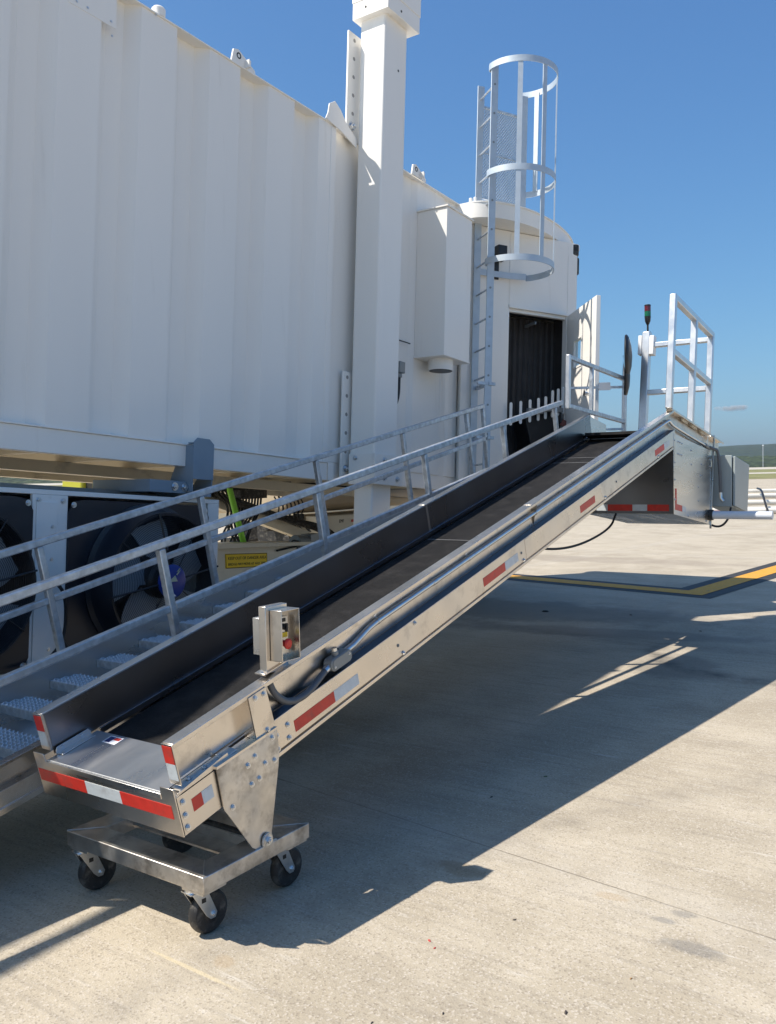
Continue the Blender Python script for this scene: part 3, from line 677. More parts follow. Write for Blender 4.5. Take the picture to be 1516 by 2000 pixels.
# casters
def make_caster():
    root = bpy.data.objects.new('caster', None); col.objects.link(root); root.parent = cart
    b = MB(); R = .0765
    b.lathe([(.030, -.021), (R-.022, -.021), (R-.010, -.0205), (R-.002, -.012), (R, 0), (R-.002, .012), (R-.010, .0205), (R-.022, .021), (.030, .021)], (0, 0, R), 'x', 48)
    wobj = b.build('wheel', RUBBER, None); wobj.parent = root
    b = MB(); b.lathe([(.004, -.0265), (.020, -.0265), (.030, -.0225), (.034, -.0225), (.034, .0225), (.030, .0225), (.020, .0265), (.004, .0265)], (0, 0, R), 'x', 32)
    h = b.build('hub', BLKPL, None); h.parent = wobj
    for s in (1, -1):
        b = MB(); xs = s*.029
        b.prism([(-.030, .150), (.052, .150), (.052, .172), (-.052, .172), (-.052, .160)] and [(-.022+.045, .170), (.040+.045, .170), (.018+.012, .078), (.012, .060), (-.008, .060), (-.016, .078)], 'x', xs, xs+s*.003)
        fk = b.build('fork', ZINC, None, bevel=.0008); fk.parent = root
        b = MB(); b.box(xs+s*.0031, xs+s*.0036, .030, .048, .128, .144); wdw = b.build('fork_slot', BLKPL, None); wdw.parent = fk
        bo = bolt((xs+s*.0032, .0, .0765), (s, 0, 0), None, .0085, .007, 'axle_nut'); bo.parent = fk; bo.location = (xs+s*.0032, 0, .0765)
    b = MB(); b.box(-.0285, .0285, .015, .090, .167, .171); b.cyl((0, .055, .171), (0, .055, .180), .034, 24); tp = b.build('swivel_head', ZINC, None); tp.parent = root
    return root
c0 = make_caster()
def copytree(o, par):
    c = o.copy(); col.objects.link(c); c.parent = par
    for ch in [x for x in o.children]: copytree(ch, c)
    return c
spots = [(-2.285, 2.105, .12), (-2.895, 2.10, .16), (-2.285, 2.515, .05), (-2.87, 2.50, .5)]
base = Vector(cart.location)
for i, (x, y, a) in enumerate(spots):
    c = c0 if i == 0 else copytree(c0, cart)
    c.location = Vector((x, y, 0))-base; c.rotation_euler = (0, 0, PI-a)

# ================================================================== ACCESS STAIRS
SA = .1925
ST = frame(-3.17, 2.30, .585, SA)
stairs = thing('access_stairs', (-3.6, 2.0, .0), 'shallow galvanised metal stairs with pipe handrails running up between the belt conveyor and the bridge', 'stairs')
def SB(): return MB(ST)
UA, UB = -2.0, 5.15
for side, mx in ((0, lambda x: x), (1, lambda x: -.85-x)):
    b = SB(); b.prism([(mx(-.045), -.19), (mx(-.045), 0), (mx(0), 0), (mx(0), -.012), (mx(-.003), -.012), (mx(-.003), -.004), (mx(-.041), -.004), (mx(-.041), -.19)], 'y', UA, UB)
    b.build('stringer', ALU if side == 0 else ALUB, stairs, bevel=.001)
    b = SB(); b.prism([(mx(-.041), -.100), (mx(0), -.100), (mx(0), -.165), (mx(.008), -.165), (mx(.008), -.190), (mx(-.003), -.190), (mx(-.003), -.170), (mx(-.004), -.104), (mx(-.041), -.104)], 'y', UA, UB)
    b.build('stringer_flange', ALU, stairs, bevel=.001)
b = SB(); b.box(-.82, -.03, UA, UB, -.188, -.184); b.build('soffit_pan', ALU, stairs)
for u in (-.23, .45, 1.1): bolt(ST((-.003+.004, u, -.135)), (1, 0, 0), stairs, .007, .005)
# treads: one mesh made once, then copied
TW = .755
F = frame(-3.2175-TW/2, 0, 0)
treadroot = None
TREADM = mat('bright_galvanised_steel', (.70, .75, .80), metal=.65, rough=.38, var=.1, vscale=30)
def make_tread():
    b = MB(); D = .165
    b.box(-TW/2, TW/2, 0, .003, -.042, 0); b.box(-TW/2, TW/2, D-.003, D, -.042, 0)
    b.box(-TW/2, -TW/2+.003, .003, D-.003, -.042, -.002); b.box(TW/2-.003, TW/2, .003, D-.003, -.042, -.002)
    t = b.build('tread', GALV, None, bevel=.0008)
    b = MB(); rows = 5; nseg = 46; th = .0035
    for r in range(rows+1):
        y = .012 + (D-.024)*r/rows
        pts = []
        for k in range(nseg*2+1):
            x = -TW/2+.006+(TW-.012)*k/(nseg*2)
            ph = (k % 4)
            dy = (.011 if ph == 1 else -.011 if ph == 3 else 0)*(1 if r % 2 == 0 else -1)
            pts.append((x, y+dy, (.0075 if k % 2 == 1 else .001)))
        for p, q in zip(pts, pts[1:]):
            (xa, ya, za), (xb, yb, zb) = p, q
            b.add([(xa, ya-th/2, -.010), (xb, yb-th/2, -.010), (xb, yb+th/2, -.010), (xa, ya+th/2, -.010), (xa, ya-th/2, za), (xb, yb-th/2, zb), (xb, yb+th/2, zb), (xa, ya+th/2, za)],
                  [(0,3,2,1),(4,5,6,7),(0,1,5,4),(1,2,6,5),(2,3,7,6),(3,0,4,7)])
    g_ = b.build('grip_grating', TREADM, None, smooth=False); g_.parent = t
    return t
t0 = make_tread(); off0 = Vector(stairs.location)
k = 0
for i in range(-6, 18):
    u = .335+.2885*i
    if u > UB-.2: break
    o = t0 if k == 0 else copytree(t0, stairs)
    o.parent = stairs; o.location = ST((-.0475-TW/2, u, -.072)) - off0; k += 1
# handrails
def handrail(x, us, u0, u1, endslant):
    S_ = .036
    b = SB(); b.bar((x, u0, .613), (x, u1, .613), S_+.004, S_+.002, (0, 0, 1)); b.build('handrail', GALV, stairs, bevel=.006)
    for u in us:
        b = SB(); b.bar((x, u, -.06), (x, u, .593), S_, S_, (0, 1, 0)); b.build('rail_post', GALV, stairs, bevel=.005)
    for a, c in zip([u0]+us, us+[u1 if not endslant else us[-1]+.001]):
        if c-a > .2:
            b = SB(); b.bar((x, a+(S_/2 if a != u0 else 0), .31), (x, c-S_/2, .31), S_-.002, S_-.002, (0, 0, 1)); b.build('mid_rail', GALV, stairs, bevel=.005)
handrail(-.008, [-1.77, -.62, .53, 1.68, 2.83, 3.98, 4.95], UA+.05, 5.10, True)
handrail(-.86, [-1.79, -.66, .47, 1.60, 2.73, 3.86, 4.92], UA+.05, 5.25, False)
b = SB(); b.bar((-.86, 5.235, .60), (-.86, 5.20, .0), .034, .034, (0, 1, 0)); b.build('rail_post', GALV, stairs, bevel=.005)
# landing at the top
b = SB(); b.box(-.85, -.0, UB, UB+1.0, -.14, -.10); b.build('landing_plate', GALV, stairs, bevel=.002)

# ================================================================== BOARDING BRIDGE (tilted frame: runs gently down away from us)
TA = -.083
TF = frame(-4.8, 0, 2.18, TA)
def TB(): return MB(TF)
bridge = thing('boarding_bridge', (-6.0, 4.5, 0), 'large cream painted passenger boarding bridge tunnel with ribbed walls, column, caged ladder and round cab', 'boarding bridge')
HT = 2.93; XF = -2.5
# corrugated wall, outer tunnel
prof = []; y = -4.0; k0 = 4.175-.625*13
pts = [(0., k0)]
for i in range(16):
    s = k0+.625*i
    if s > 5.6: break
    pts += [(0., s), (-.085, s+.008), (-.085, s+.088), (-.0875, s+.0885), (-.0875, s+.0935), (-.085, s+.095), (-.085, s+.235), (0., s+.315)]
pts.append((0., 5.90))
pts = [p for p in pts if p[1] > -.3]
# dedupe
q = [pts[0]]
for p in pts[1:]:
    if (Vector(p)-Vector(q[-1])).length > .003: q.append(p)
b = TB(); poly = q + [(XF, q[-1][1]), (XF, q[0][1])]
b.prism(poly, 'z', .012, HT-.012); b.build('tunnel_wall', CREAM, bridge, bevel=.0, smooth=False)
b = TB(); b.box(XF, .012, q[0][1], 5.97, HT-.012, HT+.0); b.build('roof_edge', CREAM, bridge, bevel=.003)
b = TB(); b.box(XF, .012, q[0][1], 5.97, .0, .012); b.build('floor_flange', CREAM, bridge, bevel=.003)
b = TB(); b.box(-.16, 0.003, 5.9005, 5.975, .012, HT-.012); b.build('end_frame', CREAM, bridge, bevel=.006)
b = TB(); b.box(-.012, 0., q[0][1], 5.97, -.150, -.0005); b.box(-.07, -.012, q[0][1], 5.97, -.150, -.142); b.box(-.12, 0., 5.985, 6.06, -.15, .01); b.build('base_beam', CREAM, bridge, bevel=.003)
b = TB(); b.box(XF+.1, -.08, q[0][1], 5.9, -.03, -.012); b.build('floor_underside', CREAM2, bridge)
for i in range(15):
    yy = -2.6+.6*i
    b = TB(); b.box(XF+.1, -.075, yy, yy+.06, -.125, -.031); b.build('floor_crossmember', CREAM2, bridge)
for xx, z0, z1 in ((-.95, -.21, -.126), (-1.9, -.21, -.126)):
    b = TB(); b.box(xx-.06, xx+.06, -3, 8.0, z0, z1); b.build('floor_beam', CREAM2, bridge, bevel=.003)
# unseen section towards the terminal, slimmed to set the ground shadow, with roof rail
b = TB(); b.box(XF+.25, -.42, -9.0, q[0][1]-.001, .05, HT-.12); b.build('tunnel_wall', CREAM, bridge, bevel=.004)
b = TB(); b.tube([(-.44, -9, HT+.14), (-.44, q[0][1]-.1, HT+.14)], .035, 10); b.build('roof_rail', CREAM, bridge)
# shallow roof seam plate with screws (upper left) and roof fittings
b = TB(); b.prism([(.0, 3.30), (.003, 3.30), (.003, 3.66), (.0, 3.66)], 'z', 2.66, 2.9); b.build('cover_plate', CREAM, bridge, bevel=.001)
for yy, zz in ((3.36, 2.69), (3.44, 2.69), (3.62, 2.69), (3.63, 2.6), (3.98, 2.915)): bolt(TF((.004, yy, zz)), (1, 0, 0), bridge, .006, .004)
b = TB(); b.lathe([(.048, 0), (.048, .055), (.038, .068), (.01, .072)], (-.03, 4.03, HT), 'z', 28); b.build('roof_vent', CREAM, bridge)
def lug(yc):
    b = TB(); b.prism([(yc-.13, HT), (yc+.13, HT), (yc+.12, HT+.03), (yc-.06, HT+.115), (yc-.11, HT+.10)], 'x', -.012, .004); o = b.build('lifting_lug', CREAM, bridge, bevel=.002)
    b = TB(); b.ring((.0043, yc-.055, HT+.068), 'x', .014, .024, .0015, 20); b.build('lug_eye', BLKPL, o)
    b = TB(); b.prism([(yc+.01, HT), (yc+.03, HT), (yc+.03, HT+.05), (yc+.01, HT+.06)], 'x', .0045, .05); b.build('lug_rib', CREAM, o)
lug(4.83); lug(7.29)
# inner tunnel section beyond the column
XB = -.06
pts = [(XB, 5.90), (XB, 6.95), (XB-.025, 6.97), (XB-.025, 7.28), (XB, 7.36), (XB, 7.87), (XB-.012, 7.90), (XB-.012, 8.0), (XB, 8.05), (XB, 8.22)]
b = TB(); b.prism(pts+[(XF+.2, 8.22), (XF+.2, 5.90)], 'z', .02, HT+.0); b.build('inner_tunnel_wall', CREAM, bridge, smooth=False)
b = TB(); b.box(XF+.2, XB+.035, 5.98, 8.3, HT+.0005, HT+.014); b.build('inner_roof_edge', CREAM, bridge, bevel=.002)
b = TB(); b.box(XB-.09, XB-.01, 6.06, 8.3, -.13, .0195); b.build('inner_base_beam', CREAM, bridge, bevel=.003)
b = TB(); b.box(XB, XB+.003, 7.02, 7.034, .05, 2.9); b.build('wall_seam', CREAM, bridge)
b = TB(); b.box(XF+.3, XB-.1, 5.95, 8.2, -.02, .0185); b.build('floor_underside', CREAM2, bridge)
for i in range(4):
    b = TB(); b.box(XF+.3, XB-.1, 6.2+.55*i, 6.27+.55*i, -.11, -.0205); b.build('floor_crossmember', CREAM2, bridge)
# duct box
b = TB(); b.prism([(XB, 7.37), (.29, 7.37), (.29, 7.86), (XB, 7.86)], 'z', 1.17, 2.62); db = b.build('duct_box', CREAM, bridge, bevel=.004)
b = TB(); b.prism([(XB, 7.355), (.305, 7.355), (.305, 7.875), (XB, 7.875)], 'z', 2.6205, 2.635); b.prism([(XB, 7.36), (.30, 7.36), (.30, 7.87), (XB, 7.87)], 'z', 1.155, 1.1695); b.build('duct_flange', CREAM, db, bevel=.002)
b = TB(); b.cyl((.12, 7.59, 1.05), (.12, 7.59, 1.155), .125, 40); b.build('duct_spout', CREAM, db)
b = TB(); b.cyl((.12, 7.59, 1.047), (.12, 7.59, 1.0498), .115, 40); b.build('duct_mouth', BLKPL, db)
# grey socket with cable on inner wall
b = TB(); b.box(XB, XB+.09, 7.0, 7.09, .95, 1.06); b.cyl((XB+.045, 7.05, .91), (XB+.045, 7.05, .95), .03, 16); b.build('socket_box', GREYC, bridge, bevel=.006)
b = TB(); b.tube(smoothpts([(XB+.045, 7.05, .92), (XB+.045, 7.05, .72), (XB+.035, 6.99, .6), (XB+.03, 6.93, .45), (XB+.03, 6.90, .1), (XB+.03, 6.90, -.15)], 3), .017, 12); b.tube([(XB+.02, 6.93, .62), (XB+.02, 6.88, .0)], .016, 10); b.build('cable', CABLE, bridge)
b = TB(); b.tube([(XB+.01, 6.75, 1.28), (XB+.01, 7.28, 1.285)], .006, 6); b.build('drip_strip', BLKPL, bridge)

# column
CX0, CX1, CY0, CY1 = .025, .30, 6.245, 6.595
b = TB(); b.box(CX0, CX1, CY0, CY1, -.135, 3.99); column = b.build('column', CREAM, bridge, bevel=.022, seg=4)
b = TB(); b.box(CX0-.045, CX1+.07, CY0-.06, CY1+.09, 3.97, 4.12); b.box(CX0-.05, CX1+.075, CY0-.065, CY1+.095, 4.1205, 4.30); b.build('column_cap', CREAM, column, bevel=.004)
for p, nn in (((CX0+.10, CY0-.0605, 4.05), (0, -1, 0)), ((CX1+.0705, CY0+.14, 4.03), (1, 0, 0)), ((CX1+.0003, 6.46, 3.55), (1, 0, 0))):
    b = TB(); p = Vector(p); b.cyl(tuple(p), tuple(p+Vector(nn)*.0015), .011, 14); b.build('hole', INK, column)
b = TB(); b.box(CX0+.035, CX1-.035, CY0+.03, CY1-.03, -2.6, -.1355); b.build('inner_column', CREAM, column, bevel=.02, seg=4)
def holed(yc0, yc1, z0, z1, holes, x, bname='hole_strip'):
    b = TB(); b.box(x, x+.018, yc0, yc1, z0, z1); o = b.build(bname, CREAM, column, bevel=.002)
    for h in holes:
        b = TB(); b.ring((x+.0182, (yc0+yc1)/2-.01, h), 'x', .013, .017, .001, 20); b.cyl((x+.0182, (yc0+yc1)/2-.01, h), (x+.0185, (yc0+yc1)/2-.01, h), .014, 18); b.build('hole', mat('hole_shade', (.30, .29, .27), rough=.8) if 'hs' not in globals() else hs, o)
    return o
hs = mat('hole_grey', (.33, .32, .30), rough=.8)
holed(6.13, 6.315, 2.90, 3.86, [3.80-.165*i for i in range(5)], -.03)
holed(6.165, 6.30, -.13, .83, [.78-.165*i for i in range(5)], -.02)
bolt(TF((-.011, 6.20, 3.02)), (1, 0, 0), column, .030, .03)
bolt(TF((-.001, 6.23, -.03)), (1, 0, 0), column, .026, .03)
b = TB(); b.prism([(5.80, HT), (5.83, HT+.06), (5.845, HT+.145), (5.92, HT+.195), (6.0, HT+.15), (6.09, HT+.06), (6.24, HT-.02), (6.24, HT-.10), (6.0, HT-.03)], 'x', .013, .024); b.build('saddle_plate', CREAM, column, bevel=.003)
b = TB(); b.box(CX0+.02, CX1+.012, CY0-.03, CY0-.005, -.17, .10); b.box(CX1+.0, CX1+.03, CY0-.03, CY1+.05, -.17, .10); b.build('bolt_plate', CREAM, column, bevel=.003)
for yy in (6.36, 6.56):
    for zz in (.05, -.11): bolt(TF((CX1+.03, yy, zz)), (1, 0, 0), column, .020, .018)
for zz in (.06, -.10): bolt(TF((CX0+.09, CY0-.03, zz)), (0, -1, 0), column, .017, .016)

# cab with straight door wall and bulging roof fascia
WD = Vector((.512, .859, 0)); WN = Vector((.859, -.512, 0)); WP = Vector((0.0, 8.20, 0))
def WF(p):  # wall coordinates (t along wall, out, z) -> world
    q_ = WP + WD*p[0] + WN*p[1]; return TF((q_.x, q_.y, p[2]))
def WB(): return MB(WF)
DT0, DT1, DTOP = .585, 1.345, 1.915
b = WB(); b.box(0, DT0, -.08, 0, -.05, 2.76); b.box(DT1, 1.475, -.08, 0, -.05, 2.76); b.box(DT0, DT1, -.08, 0, DTOP, 2.76); b.box(DT0, DT1, -.08, 0, -.05, .02)
b.build('cab_wall', CREAM, bridge, bevel=.003)
b = TB(); e = WP+WD*1.475; b.prism([(e.x, e.y), (e.x-.0, e.y+.06), (-.3, 10.6), (-2.2, 10.6), (-2.2, 8.3), (-.12, 8.3), (-.12, 8.22), (-.02, 8.22), (e.x-.08, e.y-.02)], 'z', 2.70, 2.76); b.build('cab_ceiling', CREAM, bridge)
b = TB()
for (a, c) in (((e.x, e.y), (-.3, 10.6)), ((-.3, 10.6), (-2.2, 10.6)), ((-2.2, 10.6), (-2.2, 8.3))):
    d = (Vector(c)-Vector(a)).normalized(); nn = Vector((-d.y, d.x))*.06
    b.prism([a, c, tuple(Vector(c)+nn), tuple(Vector(a)+nn)], 'z', -.05, 2.6995)
b.build('cab_shell', CREAM, bridge)
b = TB(); b.prism([(-.1, 8.25), (e.x-.1, e.y), (-.3, 10.5), (-2.2, 10.5), (-2.2, 8.3)], 'z', -.10, -.051); b.build('cab_floor', GREYC, bridge)
b = WB(); b.box(-.02, .05, .0005, .03, -.05, 2.93); b.build('corner_post', CREAM, bridge, bevel=.004)
b = WB(); b.box(.575, .582, .0005, .003, 1.93, 2.74); b.box(1.35, 1.356, .0005, .003, 1.93, 2.6); b.build('wall_seam', CREAM, bridge)
arc = [(.0, 8.12), (.17, 8.12), (.31, 8.20), (.42, 8.33), (.51, 8.52), (.57, 8.72), (.605, 8.95), (.615, 9.2), (.60, 9.45), (.56, 9.72), (.48, 9.98), (.3, 10.3), (0, 10.6)]
arc = [tuple(p) for p in [Vector(a) for a in smoothpts([Vector(a) for a in arc], 2)]]
b = TB(); b.prism(arc+[(-2.4, 10.6), (-2.4, 8.12)], 'z', 2.765, 2.925); b.build('roof_fascia', CREAM, bridge)
b = TB(); b.prism([(x+.012, y_) for x, y_ in arc]+[(-2.4, 10.61), (-2.4, 8.11)], 'z', 2.9255, 2.94); b.build('cab_roof', CREAM, bridge)
b = TB(); b.box(.07, .10, 8.16, 8.19, HT+.01, HT+.07); b.box(.12, .145, 8.17, 8.20, HT+.01, HT+.075); b.build('roof_fitting', WHITEP, bridge, bevel=.003)
b = WB(); b.prism([(1.40, .0), (1.49, .01), (1.52, -.05), (1.52, -.2), (1.42, -.2)], 'z', 2.62, 2.76); b.prism([(1.482, -.01), (1.53, -.03), (1.54, -.2), (1.482, -.2)], 'z', 2.42, 2.62); b.build('rubber_bellows', RUBBER, bridge, bevel=.02)
# lamp by the ladder
b = WB(); b.box(.36, .47, .002, .12, 2.40, 2.55); b.box(.38, .43, .002, .02, 2.2, 2.4); wl = b.build('wall_lamp', BLKPL, bridge, bevel=.004)
# door opening: frame, closed ribbed shutter set back
b = WB(); b.box(DT0-.01, DT1+.01, .0005, .02, DTOP, DTOP+.03); b.box(DT0, DT1, -.07, -.02, DTOP-.035, DTOP-.0005); b.build('door_header', CREAM, bridge, bevel=.003)
b = WB(); 
nr_ = 18
for i in range(nr_):
    t_ = DT0-.25+(1.4)*i/nr_
    b.prism([(t_, -.42), (t_+.02, -.40), (t_+.058, -.40), (t_+.0777, -.42), (t_+.0777, -.43), (t_, -.43)], 'z', -.04, 1.93)
b.build('roller_shutter', DARKI, bridge)
b = WB(); b.box(DT0-.3, DT0-.24, -.43, -.081, -.04, 2.0); b.box(DT1+.12, DT1+.14, -.43, -.081, -.04, 2.0); b.box(DT0-.3, DT1+.14, -.43, -.081, 1.96, 2.0); b.build('vestibule', DARKI, bridge)
b = WB(); b.box(.98, 1.0, -.3, -.09, 1.80, 1.83); b.build('door_closer', GREYC, bridge)
# door leaf swung outwards
LP0, LP1 = Vector((.71, 9.315, 0)), Vector((1.335, 8.625, 0)); LD = (LP1-LP0).normalized(); LN = Vector((LD.y, -LD.x, 0))
if LN.y > 0: LN = -LN
def LF(p): q_ = LP0+LD*p[0]+LN*p[1]; return TF((q_.x, q_.y, p[2]))
def LB(): return MB(LF)
LW = (LP1-LP0).length
wx0, wx1, wz0, wz1 = .27, .50, 1.27, 1.56
b = LB(); b.box(0, wx0, -.045, 0, -.12, 1.90); b.box(wx1, LW, -.045, 0, -.12, 1.90); b.box(wx0, wx1, -.045, 0, -.12, wz0); b.box(wx0, wx1, -.045, 0, wz1, 1.90)
leaf = b.build('door_leaf', CREAM, bridge, bevel=.002)
b = LB(); b.box(wx0, wx1, -.025, -.02, wz0, wz1); b.build('window_pane', GLASS, leaf)
b = LB()
for (a0, a1, z0, z1) in ((wx0-.02, wx0, wz0-.02, wz1+.02), (wx1, wx1+.02, wz0-.02, wz1+.02), (wx0, wx1, wz1, wz1+.02), (wx0, wx1, wz0-.02, wz0)): b.box(a0, a1, .0005, .006, z0, z1)
b.build('window_frame', CREAM, leaf)
b = LB(); b.cyl((LW-.10, .001, .90), (LW-.10, .05, .90), .022, 16); b.cyl((LW-.10, .05, .90), (LW-.10, .075, .90), .032, 20); b.box(LW-.003, LW+.004, -.035, -.01, .82, .98); b.build('door_handle', ZINC, leaf)
b = LB(); b.bar((LW-.12, .01, .75), (LW-.06, .01, .62), .02, .05); b.build('door_hook', ZINC, leaf)
# white pickets and black column of the opening, standing just inside the rail
for i, t_ in enumerate([.60, .725, .845, .955, 1.05, 1.14, 1.215, 1.28, 1.335]):
    z0 = .63+.026*i; zt = z0+.22 if i < 5 else z0+.27
    
    ring_ = [(t_-.017, z0+.0)]+[(t_+.017*math.cos(a), z0-.0-.017*math.sin(a)) for a in [PI-PI*k/8 for k in range(9)]]+[(t_+.017*math.cos(a), zt+.017*math.sin(a)) for a in [PI*k/8 for k in range(9)]]
    n_ = len(ring_); b = WB(); b.add([(p[0], .05, p[1]) for p in ring_]+[(p[0], .056, p[1]) for p in ring_], [tuple(range(n_)), tuple(range(2*n_-1, n_-1, -1))]+[(j, (j+1) % n_, n_+(j+1) % n_, n_+j) for j in range(n_)])
    b.build('picket', WHITEP, bridge)
b = WB(); b.add([(.80, .02, .76), (1.30, .02, .84), (1.26, .02, .34), (.90, .02, .38), (.80, -.25, .76), (1.30, -.25, .84), (1.26, -.25, .34), (.90, -.25, .38)], [(0,1,2,3),(7,6,5,4),(0,4,5,1),(1,5,6,2),(2,6,7,3),(3,7,4,0)])
b.build('black_bracket', BLKPL, bridge, bevel=.01)
b = WB(); b.box(.79, .98, .06, .12, .765, .815); b.box(1.02, 1.24, .06, .12, .80, .85); ns = b.build('bracket_head', GREYC, bridge, bevel=.004)
b = WB(); b.box(.94, 1.04, .03, .08, -.1, .40); b.build('bracket_post', ZINC, bridge, bevel=.004)
b = WB(); b.bar((1.26, .06, .70), (1.66, .20, .46), .03, .07); b.build('brown_arm', BRZ, bridge)

# caged ladder
b = None
NRx, NRy, FRx, FRy = .383, 8.10, .104, 8.31
NRv, FRv = Vector((NRx, NRy, 0)), Vector((FRx, FRy, 0)); RD = (FRv-NRv).normalized(); CD = Vector((-RD.y, RD.x, 0))
if CD.y < 0: CD = -CD
ladder = bpy.data.objects.new('ladder', None)
def flat(b_, a, c_, z0, z1, w1=.008, w2=.062, d=None):
    """flat bar upright at a (xy) with wide side along direction d"""
    d = d or CD; n_ = Vector((-d.y, d.x, 0))
    P = [a+d*(w2/2)+n_*w1/2, a-d*(w2/2)+n_*w1/2, a-d*(w2/2)-n_*w1/2, a+d*(w2/2)-n_*w1/2]
    b_.add([(p.x, p.y, z0) for p in P]+[(p.x, p.y, z1) for p in P], [(0,1,2,3),(7,6,5,4),(0,4,5,1),(1,5,6,2),(2,6,7,3),(3,7,4,0)])
b = TB(); flat(b, FRv, None, .0, 4.26, .014, .078); lad = b.build('ladder', GALVL, bridge, bevel=.002)
b = TB(); flat(b, NRv, None, .02, 4.33, .014, .078); b.build('ladder_stile', GALVL, lad, bevel=.002)
zr = .15
while zr < 4.3:
    b = TB(); b.cyl((NRv.x, NRv.y, zr), (FRv.x, FRv.y, zr), .0105, 12); b.build('rung', GALV, lad)
    b = TB(); q_ = NRv-RD*.007; b.cyl((q_.x, q_.y, zr), (q_.x-RD.x*.003, q_.y-RD.y*.003, zr), .012, 12); b.build('rung_end', GREYC, lad)
    zr += .305
# brackets
for zz in (.98, .42):
    b = TB(); a_ = NRv-RD*.03+CD*.02; c_ = FRv+RD*.02+CD*.06
    b.bar((a_.x, a_.y, zz), (a_.x+CD.x*.0+RD.x*.36, a_.y+RD.y*.36, zz), .035, .035); b.bar((NRv.x-CD.x*.12, NRv.y-CD.y*.12, zz), (NRv.x+CD.x*.08, NRv.y+CD.y*.08, zz), .03, .03); b.build('wall_bracket', GALV, lad)
CC = Vector((.505, 8.43, 0)); CR = .40
def hoop(z, a0, a1, hook=True, tail=False):
    pts = [CC+Vector((math.cos(math.radians(a)), math.sin(math.radians(a)), 0))*CR for a in [a0+(a1-a0)*i/36 for i in range(37)]]
    if tail:
        def wp(t, o): v = WP+WD*t+WN*o; return Vector((v.x, v.y, 0))
        pts += [wp(.72, .10), wp(.64, .07), wp(.54, .05), wp(.40, .035), wp(.26, .03), wp(.17, .03)]
    if hook:
        s0 = pts[0]; d0 = (pts[0]-pts[1]).normalized(); n0 = Vector((-d0.y, d0.x, 0))
        if (CC-s0).dot(n0) < 0: n0 = -n0
        ext = [s0+d0*.03+n0*.005, s0+d0*.055+n0*.02, s0+d0*.065+n0*.045, s0+d0*.05+n0*.07, s0+d0*.02+n0*.08]
        pts = ext[::-1]+pts
    b = TB(); th = .007; hh = .065; vs = []; n_ = len(pts)
    for i, p in enumerate(pts):
        d = (pts[min(i+1, n_-1)]-pts[max(i-1, 0)]).normalized(); nn = Vector((-d.y, d.x, 0))*th/2
        vs += [(p.x+nn.x, p.y+nn.y, z-hh/2), (p.x-nn.x, p.y-nn.y, z-hh/2), (p.x-nn.x, p.y-nn.y, z+hh/2), (p.x+nn.x, p.y+nn.y, z+hh/2)]
    fs = [(0, 1, 2, 3), (4*n_-1, 4*n_-2, 4*n_-3, 4*n_-4)]
    for i in range(n_-1):
        fs += [(4*i+k, 4*i+(k+1) % 4, 4*i+4+(k+1) % 4, 4*i+4+k) for k in range(4)]
    b.add(vs, fs); b.build('cage_hoop', GALVL, lad)
hoop(4.30, -110, 112); hoop(3.18, -110, 112); hoop(2.25, -110, 100, tail=True)
for a, z0 in ((-62, 2.28), (-22, 2.28), (28, 2.28), (88, 3.2)):
    r_ = math.radians(a); p = CC+Vector((math.cos(r_), math.sin(r_), 0))*(CR-.008)
    b = TB(); flat(b, p, None, z0, 4.30, .011, .052, Vector((-math.sin(r_), math.cos(r_), 0))); b.build('cage_strap', GALVL, lad)
PM = Vector((.375, 8.80, 0))
b = TB(); flat(b, PM, None, 2.94, 4.28, .045, .07); b.build('cage_post', GALVL, lad, bevel=.002)
# expanded metal screen between stile and post
def screen():
    b = TB(); A = FRv+CD*.045; B = PM-CD*.02; d = (B-A); L_ = d.length; d.normalize(); n_ = Vector((-d.y, d.x, 0))
    z0, z1 = 3.06, 4.03
    def wire(t0, s0, t1, s1, r=.0042):
        p, q_ = A+d*t0, A+d*t1; b.bar((p.x, p.y, s0), (q_.x, q_.y, s1), r*2.4, r*1.1, tuple(n_))
    nx, nz = 17, 26; cw, ch = L_/nx, (z1-z0)/nz
    for i in range(nx):
        for j in range(nz):
            x_, z_ = i*cw, z0+j*ch
            wire(x_, z_+ch/2, x_+cw/2, z_+ch); wire(x_+cw/2, z_+ch, x_+cw, z_+ch/2); wire(x_, z_+ch/2, x_+cw/2, z_); wire(x_+cw/2, z_, x_+cw, z_+ch/2)
    return b.build('expanded_metal_screen', GALVL, lad, smooth=False), A, B
scr, A, B = screen()
for zz in (3.05, 3.55, 4.04):
    b = TB(); b.bar((A.x, A.y, zz), (B.x, B.y, zz), .02, .02); b.build('screen_frame', GALV, scr)

